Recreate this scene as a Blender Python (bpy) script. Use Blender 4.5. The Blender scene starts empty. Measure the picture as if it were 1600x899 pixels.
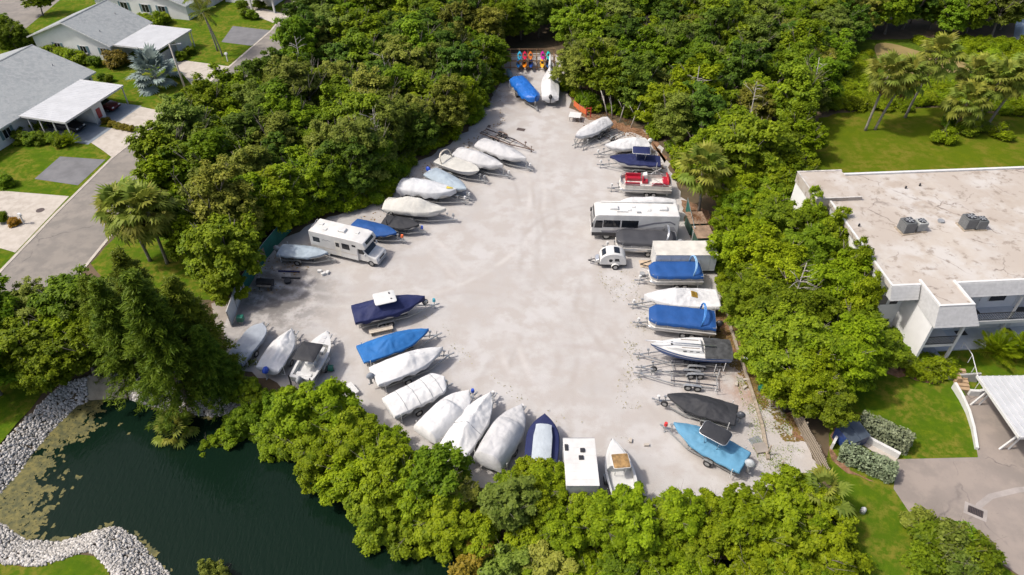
import bpy, math, random
import numpy as np
from mathutils import Vector, Matrix, noise
R=math.radians
random.seed(7)
scene=bpy.context.scene
COL=scene.collection
# ---------------------------------------------------------------- camera, sky, sun, exposure
CAM_H=46.0; PITCH=R(41); FPX=1100.0            # drone 46 m up, looking 41 degrees down
cd=bpy.data.cameras.new('camera'); cam=bpy.data.objects.new('camera',cd); COL.objects.link(cam)
cam.location=(0,0,CAM_H); cam.rotation_euler=(R(90)-PITCH,0,0)
cd.sensor_width=36; cd.lens=36*FPX/1600; cd.clip_start=0.5; cd.clip_end=9000
scene.camera=cam
SUN_EL=R(55); SUN_AZ=R(187)                     # sun stands to the left, a touch on the camera side
sdir=Vector((math.cos(SUN_EL)*math.cos(SUN_AZ),math.cos(SUN_EL)*math.sin(SUN_AZ),math.sin(SUN_EL)))
w=bpy.data.worlds.new('World'); scene.world=w; w.use_nodes=True
nt=w.node_tree; sky=nt.nodes.new('ShaderNodeTexSky'); sky.sky_type='NISHITA'; sky.sun_disc=False
sky.sun_elevation=SUN_EL; sky.sun_rotation=math.atan2(sdir.x,sdir.y); sky.altitude=50; sky.air_density=.8; sky.dust_density=5.0; sky.ozone_density=1.0
nt.links.new(sky.outputs[0],nt.nodes['Background'].inputs[0]); nt.nodes['Background'].inputs[1].default_value=0.15
sl=bpy.data.lights.new('sun','SUN'); sl.energy=2.9; sl.angle=R(3.5); sl.color=(1.0,0.94,0.86)
so=bpy.data.objects.new('sun',sl); COL.objects.link(so); so.rotation_euler=sdir.to_track_quat('Z','Y').to_euler(); so.location=(-60,20,80)
vs=scene.view_settings; vs.view_transform='Standard'; vs.look='None'; vs.exposure=0.34; vs.gamma=1; vs.use_curve_mapping=False
scene.render.engine='CYCLES'
# ---------------------------------------------------------------- survey: photo pixel on a level plane -> metres
_c,_s=math.cos(PITCH),math.sin(PITCH)
def G(x,y,z=0.0):
    u=(x-800)/FPX; v=(y-449.5)/FPX
    t=(z-CAM_H)/(-_s-v*_c)
    return Vector((u*t,(_c-v*_s)*t,z))
def GP(pts,z=0.0): return [G(*p) if len(p)>2 else G(p[0],p[1],z) for p in pts]
# ---------------------------------------------------------------- mesh helpers
class MB:
    def __init__(s): s.v=[]; s.f=[]
    def add(s,vs,fs):
        o=len(s.v); s.v+=[tuple(v) for v in vs]; s.f+=[tuple(o+i for i in f) for f in fs]; return s
    def b2(s,x0,x1,y0,y1,z0,z1):
        return s.add([(x0,y0,z0),(x1,y0,z0),(x1,y1,z0),(x0,y1,z0),(x0,y0,z1),(x1,y0,z1),(x1,y1,z1),(x0,y1,z1)],
            [(3,2,1,0),(4,5,6,7),(0,1,5,4),(1,2,6,5),(2,3,7,6),(3,0,4,7)])
    def box(s,c,d,rz=0.0,ry=0.0):
        m=Matrix.Translation(c)@Matrix.Rotation(rz,4,'Z')@Matrix.Rotation(ry,4,'Y')
        vs=[m@Vector((sx*d[0]/2,sy*d[1]/2,sz*d[2]/2)) for sz in(-1,1) for sx,sy in((-1,-1),(1,-1),(1,1),(-1,1))]
        return s.add(vs,[(3,2,1,0),(4,5,6,7),(0,1,5,4),(1,2,6,5),(2,3,7,6),(3,0,4,7)])
    def bar(s,p,q,wd,ht=None):
        p=Vector(p);q=Vector(q);ht=ht or wd
        d=(q-p).normalized(); side=d.cross(Vector((0,0,1)))
        if side.length<1e-4: side=Vector((1,0,0))
        side.normalize(); up=side.cross(d)
        vs=[b+side*a*wd/2+up*c*ht/2 for b in(p,q) for a,c in((-1,-1),(1,-1),(1,1),(-1,1))]
        return s.add(vs,[(3,2,1,0),(4,5,6,7),(0,1,5,4),(1,2,6,5),(2,3,7,6),(3,0,4,7)])
    def tube(s,pts,r,n=6,cap=True):
        pts=[Vector(p) for p in pts]; k=len(pts); rr=r if isinstance(r,(list,tuple)) else [r]*k
        o=len(s.v); prev=None
        for i,p in enumerate(pts):
            d=(pts[min(i+1,k-1)]-pts[max(i-1,0)]).normalized()
            a=prev if prev else (Vector((0,0,1)) if abs(d.z)<.9 else Vector((1,0,0)))
            a=(a-d*a.dot(d)).normalized(); prev=a; b=d.cross(a)
            s.v+=[tuple(p+(a*math.cos(2*math.pi*j/n)+b*math.sin(2*math.pi*j/n))*rr[i]) for j in range(n)]
        for i in range(k-1):
            for j in range(n):
                s.f.append((o+i*n+j,o+i*n+(j+1)%n,o+(i+1)*n+(j+1)%n,o+(i+1)*n+j))
        if cap: s.f.append(tuple(o+j for j in range(n))[::-1]); s.f.append(tuple(o+(k-1)*n+j for j in range(n)))
        return s
    def prof(s,pts,y0,y1):                       # x-z outline pushed across y
        n=len(pts); vs=[(x,y0,z) for x,z in pts]+[(x,y1,z) for x,z in pts]
        return s.add(vs,[tuple(range(n)),tuple(range(2*n-1,n-1,-1))]+[(i,i+n,(i+1)%n+n,(i+1)%n) for i in range(n)])
    def poly(s,pts,z0,z1):                       # x-y outline pushed up z
        n=len(pts); vs=[(p[0],p[1],z0) for p in pts]+[(p[0],p[1],z1) for p in pts]
        return s.add(vs,[tuple(range(n-1,-1,-1)),tuple(range(n,2*n))]+[(i,(i+1)%n,(i+1)%n+n,i+n) for i in range(n)])
    def sheet(s,pts,z): return s.add([(p[0],p[1],z) for p in pts],[tuple(range(len(pts)))])
    def face(s,pts): return s.add(pts,[tuple(range(len(pts)))])
    def rows(s,rows,close=False):
        o=len(s.v); n=len(rows[0])
        for r in rows: s.v+=[tuple(p) for p in r]
        for i in range(len(rows)-1):
            for j in range(n if close else n-1):
                a=o+i*n+j; b=o+i*n+(j+1)%n; s.f.append((a,b,b+n,a+n))
        return s
    def cyl(s,c,r,h,n=16,r2=None):
        c=Vector(c); return s.tube([c,c+Vector((0,0,h))],[r,r if r2 is None else r2],n)
    def dome(s,c,rx,ry,rz,n=10,m=5,lo=0.0):
        rs=[]
        for i in range(m+1):
            a=lo+(math.pi/2-lo)*i/m
            rs.append([(c[0]+rx*math.cos(a)*math.cos(2*math.pi*j/n)+0,c[1]+ry*math.cos(a)*math.sin(2*math.pi*j/n),c[2]+rz*math.sin(a)) for j in range(n)])
        return s.rows(rs,True)
def mesh_of(mb,name,mat,smooth=False):
    me=bpy.data.meshes.new(name); me.from_pydata(mb.v,[],mb.f); me.materials.append(mat)
    if smooth: me.polygons.foreach_set('use_smooth',[True]*len(me.polygons))
    me.update(); return me
def link(name,me,parent=None,loc=None,rz=None,kind=None):
    o=bpy.data.objects.new(name,me); COL.objects.link(o)
    if parent: o.parent=parent
    if loc is not None: o.location=loc
    if rz is not None: o.rotation_euler=(0,0,rz)
    if kind: o['kind']=kind
    return o
def fixn(me):
    import bmesh
    b=bmesh.new(); b.from_mesh(me); bmesh.ops.recalc_face_normals(b,faces=b.faces); b.to_mesh(me); b.free()
def ob(name,mb,mat,parent=None,smooth=False,bevel=0,kind=None,label=None,angle=None):
    me=mesh_of(mb,name,mat,smooth); fixn(me)
    if smooth and angle: me.set_sharp_from_angle(angle=R(angle))
    o=link(name,me,parent,kind=kind)
    if bevel:
        m=o.modifiers.new('bevel','BEVEL'); m.width=bevel; m.segments=2; m.limit_method='ANGLE'; m.angle_limit=R(35)
    if label: o['label']=label
    return o
def tag(o,label,cat,group=None):
    o['label']=label; o['category']=cat
    if group: o['group']=group
    return o
def thing(name,label,cat,loc=(0,0,0),rz=0.0,group=None):
    o=bpy.data.objects.new(name,None); COL.objects.link(o); o.location=loc; o.rotation_euler=(0,0,rz); o.empty_display_size=.3
    return tag(o,label,cat,group)
def struct(name,mb,mat,smooth=False):
    return ob(name,mb,mat,None,smooth,kind='structure')
# ---------------------------------------------------------------- materials
MATS={}
def mat(name,col,rough=.6,var=.12,scale=2.0,bump=0.0,bscale=12.0,metal=0.0,col2=None,coord='Object',detail=5.0,spec=.5,dist=.02,rnd=0.0,lo=.35,hi=.65):
    if name in MATS: return MATS[name]
    m=bpy.data.materials.new(name); m.use_nodes=True; t=m.node_tree; N=t.nodes; L=t.links
    p=N['Principled BSDF']; p.inputs['Roughness'].default_value=rough; p.inputs['Metallic'].default_value=metal; p.inputs['Specular IOR Level'].default_value=spec
    tc=N.new('ShaderNodeTexCoord')
    no=N.new('ShaderNodeTexNoise'); no.inputs['Scale'].default_value=scale; no.inputs['Detail'].default_value=detail; no.inputs['Roughness'].default_value=.6
    L.new(tc.outputs[coord],no.inputs['Vector'])
    rp=N.new('ShaderNodeValToRGB'); L.new(no.outputs['Fac'],rp.inputs['Fac'])
    a=col2 if col2 else tuple(c*(1-var) for c in col); b=col if col2 else tuple(min(1,c*(1+var)) for c in col)
    rp.color_ramp.elements[0].position=lo; rp.color_ramp.elements[1].position=hi
    rp.color_ramp.elements[0].color=(*a,1); rp.color_ramp.elements[1].color=(*b,1)
    L.new(rp.outputs['Color'],p.inputs['Base Color'])
    if rnd:
        oi=N.new('ShaderNodeObjectInfo'); hs=N.new('ShaderNodeHueSaturation'); mr=N.new('ShaderNodeMapRange')
        mr.inputs['To Min'].default_value=1-rnd; mr.inputs['To Max'].default_value=1+rnd
        L.new(oi.outputs['Random'],mr.inputs['Value']); L.new(mr.outputs[0],hs.inputs['Value']); L.new(rp.outputs['Color'],hs.inputs['Color']); L.new(hs.outputs[0],p.inputs['Base Color'])
    if bump:
        n2=N.new('ShaderNodeTexNoise'); n2.inputs['Scale'].default_value=bscale; n2.inputs['Detail'].default_value=4
        L.new(tc.outputs[coord],n2.inputs['Vector']); bp=N.new('ShaderNodeBump'); bp.inputs['Strength'].default_value=bump; bp.inputs['Distance'].default_value=dist
        L.new(n2.outputs['Fac'],bp.inputs['Height']); L.new(bp.outputs[0],p.inputs['Normal'])
    MATS[name]=m; return m
def leafmat(name,dark,light,trans=.3,rough=.5,objvar=.22,hue=.02):
    m=bpy.data.materials.new(name); m.use_nodes=True; t=m.node_tree; N=t.nodes; L=t.links
    p=N['Principled BSDF']; p.inputs['Roughness'].default_value=rough; p.inputs['Specular IOR Level'].default_value=.12
    at=N.new('ShaderNodeAttribute'); at.attribute_name='leaf_tone'
    rp=N.new('ShaderNodeValToRGB'); rp.color_ramp.elements[0].color=(*dark,1); rp.color_ramp.elements[1].color=(*light,1)
    L.new(at.outputs['Fac'],rp.inputs['Fac'])
    oi=N.new('ShaderNodeObjectInfo'); hs=N.new('ShaderNodeHueSaturation')
    mr=N.new('ShaderNodeMapRange'); mr.inputs['To Min'].default_value=1-objvar; mr.inputs['To Max'].default_value=1+objvar; L.new(oi.outputs['Random'],mr.inputs['Value']); L.new(mr.outputs[0],hs.inputs['Value'])
    mu=N.new('ShaderNodeMath'); mu.operation='MULTIPLY'; mu.inputs[1].default_value=7.31; fr=N.new('ShaderNodeMath'); fr.operation='FRACT'; L.new(oi.outputs['Random'],mu.inputs[0]); L.new(mu.outputs[0],fr.inputs[0])
    mh=N.new('ShaderNodeMapRange'); mh.inputs['To Min'].default_value=.5-hue; mh.inputs['To Max'].default_value=.5+hue; L.new(fr.outputs[0],mh.inputs['Value']); L.new(mh.outputs[0],hs.inputs['Hue'])
    L.new(rp.outputs[0],hs.inputs['Color']); L.new(hs.outputs[0],p.inputs['Base Color'])
    tr=N.new('ShaderNodeBsdfTranslucent'); L.new(hs.outputs[0],tr.inputs['Color'])
    mx=N.new('ShaderNodeMixShader'); mx.inputs[0].default_value=trans; L.new(p.outputs[0],mx.inputs[1]); L.new(tr.outputs[0],mx.inputs[2]); L.new(mx.outputs[0],N['Material Output'].inputs['Surface'])
    return m
def cloth(name,col,rough=.75,amt=.45,var=.12):
    return mat(name,col,rough,var,.9,amt,3.6,dist=.09,detail=8,lo=.3,hi=.62)
WHITE=mat('white_gelcoat',(.55,.55,.535),.35,.05); PAINT=mat('white_paint',(.57,.57,.555),.55,.06,bump=.1)
GALV=mat('galvanised_steel',(.42,.43,.43),.45,.15,6,metal=.7); ALU=mat('aluminium',(.6,.61,.62),.35,.08,metal=.8)
RUBBER=mat('rubber',(.02,.02,.022),.8,.2); BLACK=mat('black_plastic',(.022,.022,.025),.45,.2); GLASS=mat('tinted_glass',(.012,.015,.02),.06,.1)
GREYP=mat('grey_plastic',(.25,.26,.27),.5); RED=mat('red_paint',(.5,.03,.03),.5); BLUEB=mat('blue_plastic',(.02,.07,.42),.45); GREENP=mat('green_plastic',(.01,.13,.09),.5)
CARPET=mat('bunk_carpet',(.05,.05,.06),.9); WOOD=mat('weathered_wood',(.30,.25,.19),.85,.25,4,.4,20); BROWNW=mat('stained_plywood',(.22,.15,.10),.85,.35,1.2,.3,10)
ORANGE=mat('orange_paint',(.75,.15,.04),.55)
C_BLUE=cloth('royal_blue_canvas',(.006,.060,.22)); C_NAVY=cloth('navy_canvas',(.006,.012,.068)); C_SKY=cloth('mid_blue_canvas',(.010,.115,.34)); C_PALE=cloth('pale_blue_canvas',(.085,.235,.36))
C_WHITE=cloth('white_canvas',(.55,.55,.545)); C_SHRINK=cloth('white_shrink_wrap',(.53,.53,.53),.4,.6); C_LGREY=cloth('light_grey_canvas',(.42,.42,.422)); C_GREY=cloth('grey_canvas',(.28,.31,.35)); C_BEIGE=cloth('beige_canvas',(.47,.46,.42)); C_BLACK=cloth('black_canvas',(.022,.023,.027))
C_SILV=cloth('silver_blue_canvas',(.30,.36,.41)); C_TARP=cloth('bright_blue_tarp',(.008,.11,.42),.45,.7)
# ---------------------------------------------------------------- ground with the pond basin
WZ=-1.3
POND=GP([(-60,760),(0,771),(26,741),(57,699),(90,662),(121,632),(160,622),(200,622),(260,640),(330,650),(400,645),(470,700),(540,765),(640,815),(740,850),(880,872),(1050,878),(1230,868),(1290,878),(1290,960),(1100,990),(700,1000),(330,1000),(290,940),(262,899),(241,877),(211,843),(181,824),(151,831),(94,850),(38,846),(0,820),(-60,815)],WZ)
PX=np.array([(p.x,p.y) for p in POND])
def sdist(X,Y):                                  # signed distance to the waterline, negative inside
    X=np.asarray(X,float);Y=np.asarray(Y,float); d=np.full(X.shape,1e9); ins=np.zeros(X.shape,bool)
    n=len(PX)
    for i in range(n):
        ax,ay=PX[i]; bx,by=PX[(i+1)%n]; ex,ey=bx-ax,by-ay
        t=np.clip(((X-ax)*ex+(Y-ay)*ey)/(ex*ex+ey*ey),0,1)
        d=np.minimum(d,np.hypot(X-ax-t*ex,Y-ay-t*ey))
        c=((ay>Y)!=(by>Y))&(X<(bx-ax)*(Y-ay)/(by-ay+1e-12)+ax); ins^=c
    return np.where(ins,-d,d)
def hz(d):
    d=np.asarray(d,float)
    return np.where(d>2.0,0,np.where(d>0,WZ*(1-np.clip(d/2.0,0,1))**1.2,np.maximum(WZ+d*.6,-3.2)))
def TZ(x,y): return float(hz(sdist(np.array([x]),np.array([y])))[0])
def axis(a,b,st,far): return np.array([-far,-far*.3]+list(np.arange(a,b+.01,st))+[far*.3,far])
gx=axis(-150,150,1.0,4000); gy=axis(-10,190,1.0,4000)
GX,GY=np.meshgrid(gx,gy); GZ=hz(sdist(GX,GY))
def np_mesh(name,V,Fq,material,smooth=False):
    me=bpy.data.meshes.new(name); nv=len(V); nf=len(Fq); k=Fq.shape[1]
    me.vertices.add(nv); me.vertices.foreach_set('co',np.ascontiguousarray(V,dtype=np.float32).ravel())
    me.loops.add(nf*k); me.loops.foreach_set('vertex_index',np.ascontiguousarray(Fq,dtype=np.int32).ravel())
    me.polygons.add(nf); me.polygons.foreach_set('loop_start',np.arange(0,nf*k,k,dtype=np.int32)); me.polygons.foreach_set('loop_total',np.full(nf,k,dtype=np.int32))
    if smooth: me.polygons.foreach_set('use_smooth',np.ones(nf,bool))
    me.materials.append(material); me.update(calc_edges=True); return me
nxx,nyy=len(gx),len(gy); ii=np.arange(nxx*nyy).reshape(nyy,nxx)
Fq=np.stack([ii[:-1,:-1],ii[:-1,1:],ii[1:,1:],ii[1:,:-1]],-1).reshape(-1,4)
M_LITTER=mat('forest_floor',(.13,.085,.05),.95,.4,.35,.5,6,col2=(.06,.05,.025))
link('ground',np_mesh('ground',np.stack([GX,GY,GZ],-1).reshape(-1,3),Fq,M_LITTER,True),kind='structure')
def rough_edge(pts,step=1.2,amp=.35,seed=0,rnd=random):
    rg=random.Random(seed); out=[]
    for i in range(len(pts)):
        a=Vector(pts[i][:2]);b=Vector(pts[(i+1)%len(pts)][:2]); n=max(1,int((b-a).length/step)); d=(b-a)
        nn=Vector((-d.y,d.x)).normalized() if d.length>0 else Vector((0,0))
        for k in range(n): out.append(a+d*k/n+nn*(rg.uniform(-amp,amp)))
    return out
def smooth_poly(pts,it=2):
    pts=[Vector(p[:2]) for p in pts]
    for _ in range(it):
        q=[]
        for i in range(len(pts)):
            a=pts[i];b=pts[(i+1)%len(pts)]; q+=[a*.75+b*.25,a*.25+b*.75]
        pts=q
    return pts
# grass: colour noise of two sizes
def multi(name,cols,scales,rough=.9,bump=.3,bscale=25,dist=.03,patches=(),spec=.3,speck=None,wave=None,tracks=(),cracks=None):
    m=bpy.data.materials.new(name); m.use_nodes=True; t=m.node_tree; N=t.nodes; L=t.links; p=N['Principled BSDF']
    p.inputs['Roughness'].default_value=rough; p.inputs['Specular IOR Level'].default_value=spec
    tc=N.new('ShaderNodeTexCoord'); V=tc.outputs['Object']
    def noi(s,d=6,r=.6):
        n=N.new('ShaderNodeTexNoise'); n.inputs['Scale'].default_value=s; n.inputs['Detail'].default_value=d; n.inputs['Roughness'].default_value=r; L.new(V,n.inputs['Vector']); return n.outputs['Fac']
    def mix(f,a,b):
        x=N.new('ShaderNodeMix'); x.data_type='RGBA'; L.new(f,x.inputs[0])
        for k,c in((6,a),(7,b)):
            if isinstance(c,tuple): x.inputs[k].default_value=(*c,1)
            else: L.new(c,x.inputs[k])
        return x.outputs[2]
    def rng(f,a,b,c=0,d=1,st=True):
        x=N.new('ShaderNodeMapRange'); x.interpolation_type='SMOOTHSTEP' if st else 'LINEAR'
        for k,v in(('From Min',a),('From Max',b),('To Min',c),('To Max',d)): x.inputs[k].default_value=v
        L.new(f,x.inputs['Value']); return x.outputs[0]
    cur=cols[0]
    for c,s,(lo,hi) in zip(cols[1:],scales,[(.4,.62)]*9): cur=mix(rng(noi(s),lo,hi),cur,c)
    for (px,py,rad,c,amt) in patches:            # stains with a shape of their own
        vm=N.new('ShaderNodeVectorMath'); vm.operation='DISTANCE'; vm.inputs[1].default_value=(px,py,0); L.new(V,vm.inputs[0])
        a=rng(vm.outputs['Value'],rad*1.25,rad*.2); mu=N.new('ShaderNodeMath'); mu.operation='MULTIPLY'; L.new(a,mu.inputs[0]); L.new(rng(noi(.55,8,.65),.36,.58,.0,amt),mu.inputs[1])
        cur=mix(mu.outputs[0],cur,c)
    if speck:
        c,s,lo,hi,amt=speck; cur=mix(rng(noi(s,3,.7),lo,hi,0,amt),cur,c)
    if wave:                                      # faint wheel tracks circling in the yard
        c,(wx,wy),amt=wave; vm=N.new('ShaderNodeVectorMath'); vm.operation='DISTANCE'; vm.inputs[1].default_value=(wx,wy,0); L.new(V,vm.inputs[0])
        n=noi(.12,3); ad=N.new('ShaderNodeMath'); ad.operation='MULTIPLY_ADD'; L.new(n,ad.inputs[0]); ad.inputs[1].default_value=14; L.new(vm.outputs['Value'],ad.inputs[2])
        si=N.new('ShaderNodeMath'); si.operation='SINE'; m2=N.new('ShaderNodeMath'); m2.operation='MULTIPLY'; m2.inputs[1].default_value=3.1; L.new(ad.outputs[0],m2.inputs[0]); L.new(m2.outputs[0],si.inputs[0])
        f=N.new('ShaderNodeMath'); f.operation='MULTIPLY'; L.new(rng(si.outputs[0],.2,1.0,0,amt),f.inputs[0]); L.new(rng(noi(.2,4),.42,.6),f.inputs[1]); cur=mix(f.outputs[0],cur,c)
    if cracks:
        c,s_,wd_=cracks; vo=N.new('ShaderNodeTexVoronoi'); vo.feature='DISTANCE_TO_EDGE'; vo.inputs['Scale'].default_value=s_
        nn=N.new('ShaderNodeTexNoise'); nn.inputs['Scale'].default_value=.8; nn.inputs['Detail'].default_value=5; L.new(V,nn.inputs['Vector']); av=N.new('ShaderNodeVectorMath'); av.operation='MULTIPLY_ADD'; av.inputs[1].default_value=(1.6,1.6,0); L.new(nn.outputs['Color'],av.inputs[0]); L.new(V,av.inputs[2]); L.new(av.outputs[0],vo.inputs['Vector'])
        f=N.new('ShaderNodeMath'); f.operation='MULTIPLY'; L.new(rng(vo.outputs['Distance'],wd_,0.0),f.inputs[0]); L.new(rng(noi(.3,4),.42,.62),f.inputs[1]); cur=mix(f.outputs[0],cur,c)
    for (tx,ty,tr,c,amt) in tracks:              # paired wheel ruts on wide arcs
        vm=N.new('ShaderNodeVectorMath'); vm.operation='DISTANCE'; vm.inputs[1].default_value=(tx,ty,0); L.new(V,vm.inputs[0])
        pp=N.new('ShaderNodeMath'); pp.operation='SUBTRACT'; pp.inputs[1].default_value=tr; L.new(vm.outputs['Value'],pp.inputs[0])
        a1=N.new('ShaderNodeMath'); a1.operation='ABSOLUTE'; L.new(pp.outputs[0],a1.inputs[0])
        a2=N.new('ShaderNodeMath'); a2.operation='SUBTRACT'; a2.inputs[1].default_value=.85; L.new(a1.outputs[0],a2.inputs[0])
        a3=N.new('ShaderNodeMath'); a3.operation='ABSOLUTE'; L.new(a2.outputs[0],a3.inputs[0])
        f=N.new('ShaderNodeMath'); f.operation='MULTIPLY'; L.new(rng(a3.outputs[0],.50,.0),f.inputs[0]); L.new(rng(noi(.11+.013*(tx%3),6),.42,.68,0,amt*.85),f.inputs[1]); cur=mix(f.outputs[0],cur,c)
    L.new(cur,p.inputs['Base Color'])
    b=N.new('ShaderNodeBump'); b.inputs['Strength'].default_value=bump; b.inputs['Distance'].default_value=dist; L.new(noi(bscale,5,.7),b.inputs['Height']); L.new(b.outputs[0],p.inputs['Normal'])
    MATS[name]=m; return m
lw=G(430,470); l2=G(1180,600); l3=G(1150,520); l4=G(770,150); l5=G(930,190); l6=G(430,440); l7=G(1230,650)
M_GRAVEL=multi('crushed_shell_gravel',[(.402,.384,.368),(.366,.346,.328),(.425,.410,.398),(.368,.342,.318)],[.07,.16,.5],.95,.5,9,.05,
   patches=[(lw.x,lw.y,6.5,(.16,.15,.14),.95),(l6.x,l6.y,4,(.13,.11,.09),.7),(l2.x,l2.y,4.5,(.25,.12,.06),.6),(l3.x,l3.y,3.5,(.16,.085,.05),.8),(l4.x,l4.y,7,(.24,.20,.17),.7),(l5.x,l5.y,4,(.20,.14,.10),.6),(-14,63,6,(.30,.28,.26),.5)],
   speck=((.27,.245,.22),3.2,.62,.8,.4),tracks=[(-60,62,62,(.31,.285,.26),.7),(70,70,66,(.32,.29,.265),.65),(-4,44,9,(.33,.30,.275),.7),(10,58,8.5,(.32,.295,.27),.7),(-45,30,47,(.50,.475,.455),.7),(60,40,54,(.32,.295,.27),.6),(4,30,14,(.33,.30,.28),.6),(-16,70,19,(.50,.48,.46),.7),(30,72,22,(.33,.30,.28),.6)])
M_LAWN=multi('mown_lawn',[(.075,.13,.006),(.11,.14,.008),(.05,.098,.006),(.16,.15,.022),(.06,.11,.006)],[.12,.9,.35,1.6],.95,.6,14,.05,speck=((.055,.10,.004),7,.5,.7,.6),spec=.03)
M_LAWN2=multi('dry_lawn',[(.095,.125,.006),(.072,.108,.005),(.145,.135,.018),(.08,.115,.006)],[.1,.22,.9],.95,.6,14,.05,speck=((.06,.085,.004),7,.5,.7,.5),spec=.03)
M_ASPH=multi('old_asphalt',[(.21,.19,.168),(.245,.22,.192),(.18,.165,.148)],[.1,.6],.92,.3,30,.02,speck=((.10,.095,.09),5,.6,.8,.5),cracks=((.11,.10,.095),.13,.012))
M_ASPH2=multi('drive_asphalt',[(.245,.21,.185),(.205,.178,.158),(.27,.23,.20)],[.12,.5],.92,.3,30,.02,speck=((.12,.11,.10),5,.6,.8,.5),cracks=((.12,.105,.10),.11,.010))
M_CONC=multi('concrete',[(.40,.36,.31),(.35,.315,.27),(.44,.40,.35)],[.25,1.2],.9,.2,20,.01); M_CONC2=mat('dark_concrete',(.27,.24,.21),.9,.15,.5)
M_PAVER=mat('grey_asphalt_pad',(.14,.14,.145),.9,.15,.6,.2,20)
M_MULCH=multi('brown_leaf_litter',[(.19,.095,.05),(.12,.07,.04),(.25,.15,.09)],[.6,3],.95,.8,14,.05)
M_MUD=mat('muddy_water',(.25,.19,.075),.5,.12,.3,.05,4); M_BAY=mat('grey_bay_water',(.22,.25,.29),.15,.1,.3)
def sheet(name,px,z,m,rough=0,seed=0,sm=0,step=1.2):
    pts=GP(px)
    if sm: pts=smooth_poly(pts,sm)
    if rough: pts=rough_edge(pts,step,rough,seed)
    return struct(name,MB().sheet(pts,z),m)
# ---- lawns
sheet('lawn',[(1248,290),(1280,185),(1350,170),(1480,168),(1610,185),(1760,200),(1760,300),(1300,300)],.012,M_LAWN2,.25,1)
sheet('lawn',[(1300,640),(1380,540),(1490,500),(1700,490),(1700,620),(1545,618),(1500,605),(1520,640),(1532,715),(1405,718),(1398,766),(1440,830),(1545,868),(1640,935),(1330,950),(1300,860),(1330,800),(1290,745)],.012,M_LAWN,.1,2)
sheet('lawn',[(-330,500),(-60,470),(5,422),(176,248),(357,107),(425,48),(460,-30),(20,-40),(-300,60),(-700,200)],.012,M_LAWN,.1,3)
sheet('lawn',[(140,412),(232,312),(330,200),(400,250),(365,430),(345,470),(180,470)],.012,M_LAWN,.2,4)
sheet('lawn',[(-90,720),(-10,707),(28,662),(65,616),(100,590),(100,560),(-100,540),(-250,600)],.012,M_LAWN,.12,5)
sheet('lawn',[(-70,900),(0,878),(49,888),(94,873),(132,866),(155,872),(172,899),(190,990),(-120,1000)],.012,M_LAWN,.08,6,sm=1)
# ---- street, kerbs, drives
def strip(name,px,width_l,width_r,z0,z1,m,world=False):
    c=[Vector(p) for p in (px if world else [tuple(v)[:2] for v in GP(px)])]; L_=[];R_=[]
    for i,p in enumerate(c):
        d=(c[min(i+1,len(c)-1)]-c[max(i-1,0)]).normalized(); n=Vector((-d.y,d.x)); L_.append(p+n*width_l); R_.append(p-n*width_r)
    return struct(name,MB().poly(L_+R_[::-1],z0,z1) if z1>z0 else MB().sheet(L_+R_[::-1],z0),m)
ST=[(-110,560),(5,422),(90,333),(176,248),(267,175),(357,107),(425,48),(470,-10),(520,-60)]
strip('street',ST,0,8.0,.016,.016,M_ASPH)
strip('kerb',ST,.30,.03,.0,.05,M_CONC)
right=[tuple((Vector(p[:2]))) for p in GP(ST)]
rc=[]
for i,p in enumerate(right):
    a=Vector(right[max(i-1,0)]);b=Vector(right[min(i+1,len(right)-1)]); d=(b-a).normalized(); rc.append(Vector(p)-Vector((-d.y,d.x))*8.0)
strip('kerb',rc,.03,.3,0,.05,M_CONC,True)
sheet('street',[(40,45),(130,-30),(60,-45),(-60,40)],.016,M_ASPH)
sheet('driveway',[(122,210),(146,197),(210,205),(232,200),(176,247),(160,235)],.02,M_CONC); sheet('driveway',[(160,180),(196,162),(243,172),(262,178),(233,199),(205,204)],.024,M_CONC)
sheet('driveway',[(270,98),(290,95),(357,104),(325,132),(300,133)],.02,M_CONC); sheet('driveway',[(368,-6),(396,10),(445,22),(455,30),(432,38),(380,18)],.02,M_CONC)
sheet('parking_pad',[(94,245),(165,250),(122,290),(54,280)],.024,M_PAVER); sheet('parking_pad',[(364,41),(425,48),(393,72),(346,66)],.024,M_PAVER)
sheet('driveway',[(-60,300),(10,299),(108,307),(24,395),(0,388),(-60,395)],.02,M_CONC)
sheet('driveway',[(330,475),(352,468),(378,470),(372,505),(340,520)],.02,M_CONC2)
# ---- parking court on the right
sheet('parking_court',[(1402,718),(1528,715),(1526,703),(1511,647),(1490,609),(1508,619),(1543,614),(1620,598),(1800,590),(1800,930),(1620,930),(1592,899),(1532,858),(1426,809),(1396,764)],.02,M_ASPH2,.0)
sheet('concrete_pad',[(1322,678),(1344,668),(1404,712),(1396,728)],.028,M_CONC)
pts=[G(1600,752),G(1560,758),G(1530,775),G(1516,800)]
strip('patched_trench',[(1660,760),(1590,766),(1548,776),(1530,790),(1524,806)],.22,.22,.024,.024,mat('trench_patch',(.29,.26,.24),.9,.15,.9))
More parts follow.
